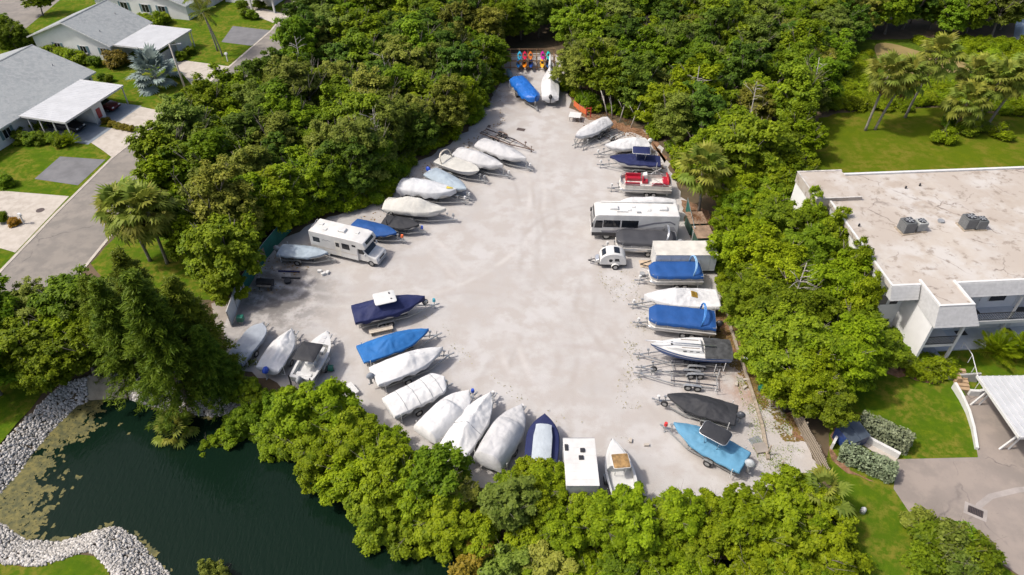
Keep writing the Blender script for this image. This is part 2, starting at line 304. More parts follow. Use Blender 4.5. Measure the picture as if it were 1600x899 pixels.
# ---- yard
LOT=[(785,82),(868,86),(884,92),(892,168),(940,190),(1015,205),(1045,250),(1062,300),(1085,330),(1115,375),(1125,440),(1160,470),(1190,545),(1222,615),(1240,640),(1292,750),(1260,770),(1050,790),(820,775),(690,760),(600,680),(560,640),(455,615),(390,585),(345,560),(352,500),(378,450),(432,380),(500,345),(580,320),(640,262),(700,225),(748,190),(783,120)]
sheet('gravel_yard',LOT,.03,M_GRAVEL,.45,9,step=.9)
sheet('leaf_bed',[(1128,470),(1165,480),(1195,545),(1225,615),(1245,645),(1262,690),(1250,690),(1222,640),(1196,612),(1175,600),(1150,565),(1128,545),(1130,520),(1112,500)],.034,M_MULCH,.55,11,step=.6)
sheet('leaf_bed',[(895,150),(930,180),(1010,205),(1045,250),(1040,255),(1005,212),(955,202),(905,180)],.034,M_MULCH,.4,12,step=.6)
sheet('leaf_bed',[(1065,312),(1110,330),(1118,378),(1084,378),(1072,345)],.034,M_MULCH,.3,13,step=.6)
sheet('leaf_bed',[(1300,655),(1320,640),(1310,680),(1300,705),(1330,733),(1362,750),(1358,753),(1325,738),(1296,718)],.02,M_MULCH,.25,14,step=.6)
sheet('leaf_bed',[(1330,560),(1400,545),(1480,590),(1470,600),(1390,585),(1340,590)],.02,M_MULCH,.3,15,step=.6)
sheet('marsh',[(1270,175),(1345,166),(1480,166),(1620,180),(1760,195),(1800,90),(1600,62),(1500,60),(1430,62),(1345,62),(1290,110)],.008,multi('marsh_green',[(.08,.13,.012),(.11,.145,.016),(.06,.10,.01)],[.3,1.2],.95,.8,6,.2,spec=.03),.3,16)
sheet('creek',[(1360,72),(1385,65),(1440,82),(1500,95),(1530,108),(1528,116),(1450,112),(1390,122)],.03,M_MUD,0,sm=2)
sheet('bay',[(1583,60),(1588,30),(1640,15),(1900,-60),(1900,80),(1640,78)],.03,M_BAY,0)
# ---- pond water, algae, stones, concrete apron
def water_mat():
    m=bpy.data.materials.new('pond_water'); m.use_nodes=True; t=m.node_tree; N=t.nodes; L=t.links; p=N['Principled BSDF']
    p.inputs['Base Color'].default_value=(.004,.012,.007,1); p.inputs['Roughness'].default_value=.07; p.inputs['IOR'].default_value=1.33; p.inputs['Specular IOR Level'].default_value=.22
    tc=N.new('ShaderNodeTexCoord'); mp=N.new('ShaderNodeMapping'); mp.inputs['Rotation'].default_value=(0,0,R(35)); mp.inputs['Scale'].default_value=(2.6,.7,1); L.new(tc.outputs['Object'],mp.inputs[0])
    n=N.new('ShaderNodeTexNoise'); n.inputs['Scale'].default_value=1.6; n.inputs['Detail'].default_value=3; n.inputs['Distortion'].default_value=.6; L.new(mp.outputs[0],n.inputs[0])
    b=N.new('ShaderNodeBump'); b.inputs['Strength'].default_value=.55; b.inputs['Distance'].default_value=.06; L.new(n.outputs[0],b.inputs['Height']); L.new(b.outputs[0],p.inputs['Normal'])
    return m
struct('pond',MB().poly([(p.x,p.y) for p in POND],WZ-.02,WZ) if False else MB().sheet([(p.x+ (0),p.y) for p in rough_edge(POND,1.5,.1,3)],WZ+.03),water_mat())
rg=np.random.default_rng(5)
def in_reg(n,x0,x1,y0,y1): return rg.uniform(x0,x1,n),rg.uniform(y0,y1,n)
# algae mats hug the stone banks
ax,ay=np.meshgrid(np.arange(-42,-17,.15),np.arange(22,42,.15)); d=sdist(ax,ay)
nz=np.array([.55*noise.fractal(Vector((x*.4,y*.4,3.1)),.8,2.1,6)+.5*noise.noise(Vector((x*2.1,y*2.1,1.7)))+.3*noise.noise(Vector((x*5.1,y*5.1,1.7))) for x,y in zip(ax.ravel(),ay.ravel())]).reshape(ax.shape)
left=np.clip((-22.5-ax)/6,-.6,1)
dl=np.min([np.hypot(ax-q.x,ay-q.y) for q in GP([(0,771),(13,756),(26,741),(40,722),(57,699),(74,680),(90,662),(108,646),(10,800),(-5,790)],WZ)],axis=0)
ok=(d<-.02)&((nz*1.35+.80-.24*dl>.22)|(nz-.05*np.abs(d)>.62))|((d<-.02)&(d>-.45)&(nz>.1))
cx,cy=ax[ok],ay[ok]; n=len(cx); j=rg.normal(0,.045,(n,4,2)); q=np.array([(-.1,-.1),(.1,-.1),(.1,.1),(-.1,.1)])
V=np.zeros((n,4,3)); V[:,:,0]=cx[:,None]+q[:,0]+j[:,:,0]; V[:,:,1]=cy[:,None]+q[:,1]+j[:,:,1]; V[:,:,2]=WZ+.036+rg.uniform(0,.012,(n,1))
M_ALG=mat('pond_algae',(.15,.13,.035),.8,.3,2.6,col2=(.05,.055,.018)); o=link('algae',np_mesh('algae',V.reshape(-1,3),np.arange(n*4).reshape(-1,4),M_ALG),kind='stuff'); tag(o,'yellow green algae mats floating along the stone bank','algae')
ICO=None
def stones(name,X,Y,Zf,smin,smax,m,label,kind='stuff'):
    t=(1+5**.5)/2; iv=np.array([(-1,t,0),(1,t,0),(-1,-t,0),(1,-t,0),(0,-1,t),(0,1,t),(0,-1,-t),(0,1,-t),(t,0,-1),(t,0,1),(-t,0,-1),(-t,0,1)],float); iv/=np.linalg.norm(iv[0])
    fi=np.array([(0,11,5),(0,5,1),(0,1,7),(0,7,10),(0,10,11),(1,5,9),(5,11,4),(11,10,2),(10,7,6),(7,1,8),(3,9,4),(3,4,2),(3,2,6),(3,6,8),(3,8,9),(4,9,5),(2,4,11),(6,2,10),(8,6,7),(9,8,1)])
    n=len(X); s=rg.uniform(smin,smax,(n,1,1))*rg.uniform(.6,1.3,(n,1,3)); V=iv[None]*(1+rg.normal(0,.16,(n,12,1)))*s; V[:,:,2]*=.75
    a=rg.uniform(0,6.28,n); ca,sa=np.cos(a)[:,None],np.sin(a)[:,None]; x=V[:,:,0]*ca-V[:,:,1]*sa; y=V[:,:,0]*sa+V[:,:,1]*ca
    V=np.stack([x+X[:,None],y+Y[:,None],V[:,:,2]+Zf[:,None]],-1)
    Fi=(fi[None]+12*np.arange(n)[:,None,None]).reshape(-1,3)
    me=np_mesh(name,V.reshape(-1,3),Fi,m); at=me.attributes.new('leaf_tone','FLOAT','POINT'); at.data.foreach_set('value',np.repeat(rg.uniform(0,1,n),12).astype(np.float32))
    o=link(name,me,kind=kind); tag(o,label,'stones'); return o
M_STONE=leafmat('bank_stone',(.27,.255,.23),(.58,.555,.52),0.0,.9,0,0)
AP=[tuple(p)[:2] for p in GP([(136,588),(193,589),(198,622),(122,626)])]
def inpoly(X,Y,P):
    X=np.asarray(X,float);Y=np.asarray(Y,float);ins=np.zeros(X.shape,bool)
    for i in range(len(P)):
        ax,ay=P[i][0],P[i][1];bx,by=P[(i+1)%len(P)][0],P[(i+1)%len(P)][1]
        ins^=((ay>Y)!=(by>Y))&(X<(bx-ax)*(Y-ay)/(by-ay+1e-12)+ax)
    return ins
X,Y=in_reg(90000,-48,-20,17,46); d=sdist(X,Y)
lowb=(Y<31)&(d<2.9+.4*np.sin(X)); ok=(d>-.15)&(d<np.where(Y<31,2.4,1.75))&~inpoly(X,Y,AP)&((X<-24.6)|(Y<30))&(X<-21.0)
ok2=(d>-.15)&(d<1.6)&(X>=-26)&(X<-20.5)&(Y>35)
lo=ok&(Y<31); hi=(ok|ok2)&(Y>=31)
def cap(mask,n): i=np.nonzero(mask)[0]; return i[:n]
i=cap(hi,9000); stones('bank_stones',X[i],Y[i],hz(d[i])+.05,.05,.17,M_STONE,'grey white stones heaped on the curved bank beside the concrete apron')
i=cap(lo,11000); stones('bank_stones',X[i],Y[i],hz(d[i])+.05,.045,.15,M_STONE,'pale white stones laid along the bank below the clipped lawn')
a=GP([(136,588,.03),(193,589,.03)]); b=GP([(198,622,WZ+.1),(122,626,WZ+.1)])
tag(ob('concrete_apron',MB().add(a+b+[v-Vector((0,0,.5)) for v in a+b],[(0,1,2,3),(7,6,5,4),(0,4,5,1),(1,5,6,2),(2,6,7,3),(3,7,4,0)]),mat('stained_apron',(.30,.26,.19),.9,.3,.8,.3,10)),'tan concrete spillway apron sloping into the pond between the stones','apron')
# ---------------------------------------------------------------- foliage
L_BRIGHT=leafmat('bright_leaves',(.11,.175,.006),(.33,.42,.014),.45,objvar=.16,hue=.01)
L_MID=leafmat('green_leaves',(.08,.145,.007),(.25,.345,.016),.44,objvar=.22,hue=.014)
L_OLIVE=leafmat('olive_leaves',(.105,.14,.014),(.28,.31,.05),.38,objvar=.22,hue=.03)
L_DEEP=leafmat('deep_green_leaves',(.045,.095,.010),(.15,.235,.022),.38,objvar=.2,hue=.012)
L_PINE=leafmat('dark_needles',(.055,.10,.008),(.19,.25,.02),.35)
L_SILV=leafmat('silver_leaves',(.14,.17,.09),(.32,.36,.22),.2,objvar=.1)
L_PALM=leafmat('palm_fronds',(.13,.17,.02),(.32,.35,.06),.4,objvar=.25,hue=.03)
L_BISM=leafmat('silver_palm_fronds',(.14,.19,.17),(.30,.36,.33),.1,objvar=.15,hue=.01)
L_DEAD=leafmat('dead_fronds',(.16,.09,.035),(.30,.19,.08),.15,objvar=.2)
L_RED=leafmat('rusty_leaves',(.10,.095,.008),(.27,.22,.02),.3)
L_GOLD=leafmat('gold_leaves',(.25,.13,.01),(.50,.30,.02),.25)
BARK=mat('grey_bark',(.17,.145,.12),.9,.3,5,.5,18); BARKD=mat('bleached_wood',(.38,.35,.31),.9,.2,5,.3,18); PBARK=mat('palm_trunk_bark',(.22,.20,.17),.9,.25,6,.6,14)
def leafquads(P,Nn,S,tone,rg,asp=1.7):
    n=len(P); r=rg.normal(size=(n,3)); Nn=Nn/np.linalg.norm(Nn,axis=1,keepdims=True)
    a=np.cross(Nn,r); a/=np.linalg.norm(a,axis=1,keepdims=True)+1e-9; b=np.cross(Nn,a)
    a=a*(S*asp*.5)[:,None]; b=b*(S*.5)[:,None]; bend=Nn*(S*.18)[:,None]
    V=np.stack([P-a-bend,P-b*1.0+a*.15,P+a-bend,P+b*1.0+a*.15],1)
    return V.reshape(-1,3),np.arange(4*n).reshape(-1,4),np.repeat(tone,4)
def crown_mesh(name,m,seed,Rr,zlo,zhi,nb,nl,ls,br=(.5,1.0),flat=.35,shape='dome',lob=.45,inner=.5):
    rg=np.random.default_rng(seed); cz=zlo+flat*(zhi-zlo); Ps=[];Ns=[];Ss=[];Ts=[]
    K=max(1,int(3+2*Rr/3)) if shape=='dome' else 1; subs=[(rg.uniform(-.5,.5)*Rr,rg.uniform(-.5,.5)*Rr,rg.uniform(.5,.72),rg.uniform(.72,1.06)) for _ in range(K)]
    for k in range(nb):
        while True:
            d=rg.normal(size=3); d/=np.linalg.norm(d)
            if d[2]>-.55: break
        f=(inner+(1-inner)*rg.random()**.5)*(1+lob*noise.noise(Vector((d[0]*1.7+seed*3.1,d[1]*1.7,d[2]*1.7))))
        if shape=='cone':
            h=rg.random()**.8; rad=Rr*(1-h*.86)*(.25+.8*rg.random()**.6); an=rg.uniform(0,6.28); c=np.array([rad*math.cos(an),rad*math.sin(an),zlo+h*(zhi-zlo)-.25*rad])
        else: sx,sy,sr,sh=subs[k%K]; c=np.array([sx+d[0]*Rr*f*sr,sy+d[1]*Rr*f*sr,cz*(.55+.45*sh)+sh*math.copysign(abs(d[2])**.75,d[2])*f*((zhi-cz) if d[2]>0 else (cz-zlo))])
        r=rg.uniform(*br); n=int(nl*(r/np.mean(br))**1.6); q=rg.normal(size=(n,3)); q/=np.linalg.norm(q,axis=1,keepdims=True); q[:,2]=np.where(q[:,2]<-.3,-q[:,2],q[:,2])
        e=np.array([r,r,r*.72]); p=c+q*e*rg.uniform(.4,1.25,(n,1))*(1+.25*np.sin(q[:,:1]*9+k)*np.cos(q[:,1:2]*8))
        out=p-np.array([0,0,cz-.5]); out/=np.linalg.norm(out,axis=1,keepdims=True)
        Ps.append(p);Ns.append(q*.45+out*.30+rg.normal(size=(n,3))*.36+np.array([-.22,0,.75])); Ss.append(ls*rg.uniform(.6,1.35,n)); Ts.append(np.clip(rg.normal(.28+.5*rg.random(),.2,n),0,1))
    V,Fq,T=leafquads(np.concatenate(Ps),np.concatenate(Ns),np.concatenate(Ss),np.concatenate(Ts),rg)
    me=np_mesh(name,V,Fq,m); at=me.attributes.new('leaf_tone','FLOAT','POINT'); at.data.foreach_set('value',T.astype(np.float32)); return me
def trunk_mesh(name,m,seed,h,r,spread,nl=5,base=.4):
    rg=random.Random(seed); mb=MB(); lean=Vector((rg.uniform(-.1,.1),rg.uniform(-.1,.1),0))
    pts=[Vector((0,0,-base))]+[Vector((lean.x*h*f+rg.uniform(-.08,.08),lean.y*h*f+rg.uniform(-.08,.08),h*f*.62)) for f in(.1,.4,.7,1)]
    mb.tube(pts,[r*1.35,r*1.1,r*.85,r*.7,r*.55],7)
    for k in range(nl):
        a=6.28*k/nl+rg.uniform(-.4,.4); s=pts[2].lerp(pts[4],rg.random()); e=Vector((math.cos(a)*spread*rg.uniform(.6,.95),math.sin(a)*spread*rg.uniform(.6,.95),h*rg.uniform(.7,.95)))
        m1=s.lerp(e,.5)+Vector((rg.uniform(-.3,.3),rg.uniform(-.3,.3),-.25)); mb.tube([s,m1,e],[r*.45,r*.3,r*.1],5)
        for q in range(2):
            e2=e+Vector((rg.uniform(-.9,.9),rg.uniform(-.9,.9),rg.uniform(-.1,.7))); mb.tube([m1.lerp(e,.4),e2],[r*.2,r*.06],4)
    return mesh_of(mb,name,m,True)
def pine_mesh(seed,Rr=4.1,zlo=.8,zhi=13.2,nb=280,nl=105):
    rg=np.random.default_rng(seed); Ps=[];As=[];Ts=[]
    for k in range(nb):
        h=rg.random()**.85; an=rg.uniform(0,6.28); z0=zlo+h*(zhi-zlo); r=(Rr*(1-h)**.8+.25)*rg.uniform(.55,1.1); d=np.array([math.cos(an),math.sin(an),0]); t=rg.uniform(.12,1,nl)**.75
        tip=np.array([0,0,.35-.28*r]); base=np.array([0,0,z0]); p=base+np.outer(t*r,d)+np.outer(t*t,tip)+rg.normal(0,.16,(nl,3))*np.array([1,1,.7]); Ps.append(p); As.append(d*.8+rg.normal(0,.55,(nl,3))+np.array([0,0,.1])); Ts.append(np.clip(rg.normal(.25+.45*rg.random(),.2,nl),0,1))
    P=np.concatenate(Ps);A=np.concatenate(As);T=np.concatenate(Ts); n=len(P); A/=np.linalg.norm(A,axis=1,keepdims=True); up=rg.normal(0,.4,(n,3))+np.array([-.15,-.1,1]); b=np.cross(A,up); b/=np.linalg.norm(b,axis=1,keepdims=True)
    a=A*rg.uniform(.16,.34,(n,1)); b=b*rg.uniform(.035,.06,(n,1)); V=np.stack([P-a,P-b,P+a,P+b],1).reshape(-1,3)
    me=np_mesh('crown',V,np.arange(4*n).reshape(-1,4),L_PINE); at=me.attributes.new('leaf_tone','FLOAT','POINT'); at.data.foreach_set('value',np.repeat(T,4).astype(np.float32)); return me
VAR={}
def variant(key,lm,n,Rr,zlo,zhi,nb,nl,ls,br,tr,shape='dome',flat=.35,lob=.45):
    VAR[key]=[(crown_mesh('crown',lm,hash_(key)+i*17,Rr*(1+.08*(i-1)),zlo,zhi,nb,nl,ls,br,flat,shape,lob),trunk_mesh('trunk',BARK,hash_(key)+i,zhi,tr,Rr*.8)) for i in range(n)]
def hash_(s): return sum(ord(c)*(i+3) for i,c in enumerate(s))%997
variant('mid',L_MID,4,3.7,1.8,8.4,190,120,.23,(.3,.75),.20)
variant('olive',L_OLIVE,3,3.5,2.0,8.0,220,105,.17,(.28,.6),.18)
variant('bright',L_BRIGHT,3,3.4,1.2,7.2,180,125,.22,(.3,.7),.18)
variant('deep',L_DEEP,3,3.5,1.4,7.8,210,120,.19,(.26,.6),.18)
variant('oak',L_MID,3,4.9,1.9,8.8,330,135,.20,(.3,.75),.30)
variant('oakb',L_BRIGHT,2,4.6,1.9,8.4,320,135,.20,(.3,.75),.28)
variant('hedge',L_BRIGHT,5,2.45,.15,3.9,170,160,.155,(.2,.46),.10)
variant('hedgeg',L_MID,3,2.4,.1,3.8,170,155,.155,(.2,.46),.10)
variant('hedger',L_RED,1,1.8,.1,3.6,46,230,.17,(.35,.65),.09)
variant('hedgeo',L_OLIVE,2,2.2,.1,4.1,150,110,.17,(.22,.45),.09)
variant('bush',L_MID,3,1.0,.0,1.35,34,150,.12,(.22,.42),.05)
variant('bushb',L_BRIGHT,2,1.0,.0,1.2,34,150,.12,(.22,.42),.05)
variant('bushr',L_RED,1,1.0,.0,1.3,34,150,.12,(.22,.42),.05)
variant('busho',L_OLIVE,2,1.0,.0,1.3,60,90,.11,(.18,.34),.05)
variant('bushg',L_GOLD,1,1.0,.0,1.1,34,150,.12,(.22,.42),.05)
VAR['pine']=[(pine_mesh(i+70),mesh_of(MB().tube([(0,0,-.4),(.05,.03,4),(0,.05,8),(.03,0,12.6)],[.3,.22,.12,.02],8),'trunk',BARK,True)) for i in range(3)]
variant('mangrove',L_BRIGHT,2,3.2,.0,2.4,90,120,.26,(.5,1.0),.12)
TREES=[]
def tree(key,x,y,rz=None,sc=1.0,name='broadleaf_tree',label='',cat='tree',group=None,v=None,sz=None,low=0.0,rnd=random):
    c,t=VAR[key][rnd.randrange(len(VAR[key])) if v is None else v%len(VAR[key])]
    e=thing(name,label,cat,(x,y,TZ(x,y)-low),rnd.uniform(0,6.28) if rz is None else rz,group); e.scale=(sc,sc,sz or sc*rnd.uniform(.9,1.1))
    link('crown',c,e); link('trunk',t,e); TREES.append((x,y,3*sc)); return e
def fill(poly,sp,keyf,scf,name,label,group,seed,cat='tree',maxn=400,avoid=()):
    rgf=random.Random(seed); P=[(p[0],p[1]) for p in poly]; xs=[p[0] for p in P]; ys=[p[1] for p in P]; got=[]; tries=0
    while tries<9000 and len(got)<maxn:
        tries+=1; x=rgf.uniform(min(xs),max(xs)); y=rgf.uniform(min(ys),max(ys))
        if not inpoly([x],[y],P)[0] or any((x-a)**2+(y-b)**2<sp*sp for a,b in got) or any((x-a)**2+(y-b)**2<r*r for a,b,r in avoid): continue
        got.append((x,y)); k=keyf(rgf,x,y); l,g=(label[k],group[k]) if isinstance(label,dict) else (label,group)
        tree(k,x,y,sc=scf(rgf,x,y),name=name,label=l,cat=cat,group=g,rnd=rgf)
    return got
# the wood between the street and the yard
PW=GP([(775,100,0),(742,185,0),(690,222,0),(632,262,0),(585,318,0),(500,335,0),(440,362,0),(395,395,0),(340,400,5),(300,352,5),(248,305,6),(250,250,6),(255,190,6),(315,162,6),(385,118,6),(450,85,6),(475,40,6),(500,-25,6),(790,-25,6),(800,40,0)])
LW={'mid':'broad green tree in the wood between the street and the gravel yard','olive':'olive grey mangrove tree in the wood between street and gravel yard','bright':'bright yellow green tree in the wood between street and gravel yard','deep':'deep dark green tree in the wood between street and gravel yard'}
GW={k:v for k,v in zip(LW,['green trees of the street side wood','olive trees of the street side wood','bright trees of the street side wood','dark trees of the street side wood'])}
fill(PW,3.3,lambda r,x,y: r.choices(['mid','olive','bright','deep'],[4,3.6,1.0+(2.5 if y<70 else 0),3.2])[0],lambda r,x,y:r.uniform(.62,1.12),'broadleaf_tree',LW,GW,21)
# fringe of young trees along its gravel edge
for i,(px,py,k,s) in enumerate([(752,168,'bright',.75),(738,195,'bright',.8),(715,215,'bright',.8),(700,218,'mid',.8),(660,240,'olive',.8),(640,255,'mid',.75),(612,290,'olive',.75),(590,310,'mid',.75),(560,322,'mid',.7),(530,330,'mid',.8),(490,338,'bright',.85),(462,350,'bright',.9),(436,362,'bright',.9),(415,378,'bright',.9),(396,392,'mid',.85),(382,405,'bright',.75),(774,120,'bright',.7)]):
    p=G(px,py-10,0); tree(k,p.x-.6,p.y+.8,sc=s,name='broadleaf_tree',label=LW[k],group=GW[k])
# low undergrowth closes the gap between trunks and gravel
def undergrowth(line,n,sc,label,group,seed,keys=('bush','bushb')):
    rg_=random.Random(seed); c=GP(line)
    for i in range(n):
        f=(i+rg_.random())/n*(len(c)-1); k=min(int(f),len(c)-2); p=c[k].lerp(c[k+1],f-k); tree(rg_.choice(keys),p.x+rg_.uniform(-.9,.5),p.y+rg_.uniform(-.2,1.4),sc=sc*rg_.uniform(.8,1.35),name='undergrowth_shrub',label=label,cat='shrub',group=group,rnd=rg_)
undergrowth([(778,108),(742,186),(692,222),(634,262),(592,316),(505,334),(445,352)],46,1.25,'leafy shrub under the trees along the gravel edge of the street side wood','undergrowth of the street side wood',3)
undergrowth([(890,100),(900,150),(930,172),(1015,194),(1052,240),(1068,290)],24,1.15,'leafy shrub under the trees at the edge of the far wood','undergrowth of the far wood',4)
undergrowth([(1120,350),(1128,420),(1140,455),(1172,500),(1200,555),(1235,615),(1275,650)],20,1.0,'leafy shrub at the foot of the oaks beside the boat row','undergrowth below the oaks',5)
# big wood at the far end and to the right
PE=GP([(890,70,0),(902,150,0),(935,172,0),(1015,192,0),(1058,245,0),(1080,285,0),(1130,300,0),(1200,320,0),(1225,265,5),(1240,210,6),(1258,172,5),(1275,125,4),(1292,90,4),(1330,66,0),(1380,54,0),(1440,58,0),(1520,62,0),(1572,58,0),(1578,20,0),(1600,-25,6),(870,-25,6),(880,20,0)])
LE={'mid':'broad green tree in the large wood beyond the yard and lawn','olive':'olive grey mangrove tree in the large wood beyond the yard and lawn','bright':'bright yellow green tree in the large wood beyond the yard','deep':'deep dark green tree in the large wood beyond the yard'}
GE={k:v for k,v in zip(LE,['green trees of the far wood','olive trees of the far wood','bright trees of the far wood','dark trees of the far wood'])}
fill(PE,3.45,lambda r,x,y: r.choices(['mid','olive','bright','deep'],[3.6,3.2 if y>80 else 1,1.2+(4 if y<80 else 0),2.6])[0],lambda r,x,y:r.uniform(.62,1.12),'broadleaf_tree',LE,GE,33)
for (px,py,k,s) in [(1252,262,'bright',.75),(1246,292,'mid',.7),(1262,215,'bright',.7),(1215,285,'bright',.8)]:
    p=G(px,py,3.5); tree(k,p.x,p.y,sc=s,label=LE[k],group=GE[k])
for (x,y,k,s) in [(-3,121,'mid',1.0),(1.5,116,'mid',.95),(4.5,117,'olive',.95),(8,119,'mid',1.0),(-6,117,'bright',.9),(5,124,'olive',1),(-1,128,'mid',1),(3,131,'olive',1),(-5,126,'olive',1),(9.5,111,'mid',.7),(10.4,106,'olive',.75),(10.5,100,'bright',.7)]:
    tree(k,x,y,sc=s,label='tree closing the yard behind the wooden kayak rack',group='trees behind the kayak rack')
# oaks between the boats and the flat-roofed building
for (px,py,k,s) in [(1150,288,'oakb',.58),(1192,275,'oakb',.62),(1228,300,'oak',.62),(1140,322,'oakb',.42),(1165,308,'oak',.5),(1190,322,'oakb',.62),(1222,352,'oak',.72),(1165,375,'oakb',.68),(1266,396,'oak',.8),(1258,346,'oakb',.64),(1205,420,'oakb',.85),(1306,448,'oakb',.8),(1225,475,'oak',.8),(1175,452,'oak',.6),(1245,535,'oak',.8),(1310,545,'oakb',.85),(1338,512,'oak',.68),(1265,590,'oakb',.62),(1283,602,'oak',.52),(1215,545,'oakb',.55)]:
    p=G(px,py,4.0); tree(k,p.x,p.y,sc=s,name='oak_tree',label='leafy oak growing between the boat row and the flat roofed building',group='oaks beside the flat roofed building')
for (px,py,s,z_) in [(1322,428,.52,.92),(1270,352,.46,.9),(1296,388,.5,.92),(1345,470,.5,.85)]:
    p=G(px,py,4.0); tree('oakb',p.x,p.y,sc=s,name='oak_tree',label='narrow upright oak pressed close to the side wall of the flat roofed building',group='upright oaks at the side wall',sz=z_)
# trees and dark pines between pond, gate and street
for (px,py,k,s) in [(15,530,'mid',.75),(75,500,'bright',.7),(40,470,'olive',.75),(105,470,'mid',.8),(115,530,'mid',.7),(150,470,'olive',.75),(-40,560,'mid',.75),(-40,480,'mid',.9),(60,545,'mid',.6)]:
    p=G(px,py,4.5); tree(k,p.x,p.y,sc=s,label='rounded green tree between the street and the stone banked pond',group='trees between street and pond')
for (px,py,k,s) in [(300,372,'bright',.75),(318,405,'mid',.7),(285,345,'mid',.7),(345,425,'bright',.6)]:
    p=G(px,py,3.5); tree(k,p.x,p.y,sc=s,label='leafy tree on the verge between the palms and the green fence',group='trees between verge palms and green fence')
for (px,py,s) in [(292,622,1.0),(225,590,.85),(330,590,.85),(262,560,.88),(195,560,.7),(350,615,.6)]:
    p=G(px,py,0); tree('pine',p.x,p.y,sc=s,name='pine_tree',label='tall dark feathery pine at the corner of the pond and yard gate',group='dark pines by the gate')
# leafy bank between yard and pond
PH=GP([(395,632,2),(470,644,2),(560,655,2),(610,690,2),(680,748,2),(740,764,2),(800,760,2),(870,782,2),(960,806,2),(1030,795,2),(1100,786,2),(1200,785,2),(1285,797,2),(1300,850,2),(1290,905,2),(1250,975,2),(1000,985,2),(760,925,1),(690,842,1),(620,808,1),(560,768,1),(505,718,1),(450,676,1),(395,650,1)])
LH={'hedge':'bright yellow green bush on the bank between boats and pond','hedgeg':'mid green bush on the bank between boats and pond','hedgeo':'dull olive bush on the bank between boats and pond','hedger':'rusty orange tinged bush on the bank between boats and pond'}
GH={k:'%s bank bushes'%n for k,n in zip(LH,['bright','green','olive','rusty'])}
fill(PH,1.9,lambda r,x,y: r.choices(['hedge','hedgeg','hedgeo','hedger'],[6,1.6,1.3 if -6<x<8 else .2,.6 if -4<x<0 else .02])[0],lambda r,x,y:r.uniform(.68,1.1),'bank_bush',LH,GH,44,cat='bush')
for (px,py,k,s) in [(838,738,'hedge',.72),(850,750,'hedge',.8),(905,785,'hedge',.6),(800,765,'hedgeg',.7),(700,758,'hedge',.7),(1060,785,'hedge',.7),(1125,775,'hedge',.6),(1235,785,'hedge',.7),(1285,790,'hedge',.8),(590,688,'hedge',.75),(640,725,'hedge',.75),(520,660,'hedge',.7),(455,650,'hedge',.7),(410,635,'hedgeg',.7),(372,618,'hedgeg',.75),(345,640,'hedgeg',.7),(300,650,'hedgeg',.55),(1180,782,'hedge',.62)]:
    p=G(px,py,2.4); tree(k,p.x,p.y,sc=s,name='bank_bush',label=LH[k],cat='bush',group=GH[k])
for (px,py,s) in [(402,612,.5),(425,618,.5),(448,622,.48),(475,628,.5),(500,632,.5),(385,602,.55),(360,598,.6),(530,640,.5)]:
    p=G(px,py,1.2); tree('hedge' if px>430 else 'hedgeg',p.x,p.y,sc=s,name='bank_bush',label='low bush at the head of the bank behind the gate side boats',cat='bush',group='low bushes behind the gate side boats')
p=G(320,884,1.0); tree('hedgeo',p.x,p.y,sc=.62,name='shore_bush',label='lone olive green bush standing on the lower pond shore',cat='bush')
# low mangroves by the creek
PMg=GP([(1300,168,1),(1345,160,1),(1480,158,1),(1615,172,1),(1700,150,1),(1640,80,1),(1560,82,1),(1540,112,1),(1520,126,1),(1450,124,1),(1385,132,1),(1355,118,1),(1352,80,1),(1300,95,1),(1275,140,1)])
fill(PMg,1.9,lambda r,x,y:'mangrove',lambda r,x,y:r.uniform(.42,.55),'mangrove_shrub','low green mangrove shrub between the muddy creek and the lawn','mangrove shrubs by the creek',55,cat='shrub')
PMf=GP([(1440,72,1),(1520,88,1),(1580,80,1),(1700,75,1),(1700,40,1),(1590,60,1),(1500,50,1),(1440,55,1)])
fill(PMf,2.8,lambda r,x,y:'mangrove',lambda r,x,y:r.uniform(.42,.55),'mangrove_shrub','dense mangrove shrub on the far side of the muddy creek','mangrove shrubs across the creek',56,cat='shrub')
# ---- palms
def fan_mesh(name,m,seed,ln=1.5,fan=1.1,nseg=16,droop=.35):
    rg=np.random.default_rng(seed); mb=MB(); mb.tube([(0,0,0),(ln*.5,0,.08),(ln,0,0)],[.03,.022,.015],4); o=len(mb.v)
    for k in range(nseg):
        a=(k/(nseg-1)-.5)*R(250); l=fan*(1-.25*abs(a)/2.2)*rg.uniform(.85,1.1); d=Vector((math.cos(a),math.sin(a),0)); n=Vector((-d.y,d.x,0)); c=Vector((ln,0,0)); f=.16 if k%2 else -.02
        p1=c+d*l*.55+Vector((0,0,.06+f*.3)); p2=c+d*l+Vector((0,0,-droop*l*rg.uniform(.6,1.3))); wv=l*.13
        mb.add([c,p1-n*wv,p1+n*wv,p2],[(0,1,2),(1,3,2)])
    me=mesh_of(mb,name,m); at=me.attributes.new('leaf_tone','FLOAT','POINT'); at.data.foreach_set('value',np.clip(rg.normal(.5,.28,len(mb.v)),0,1).astype(np.float32)); return me
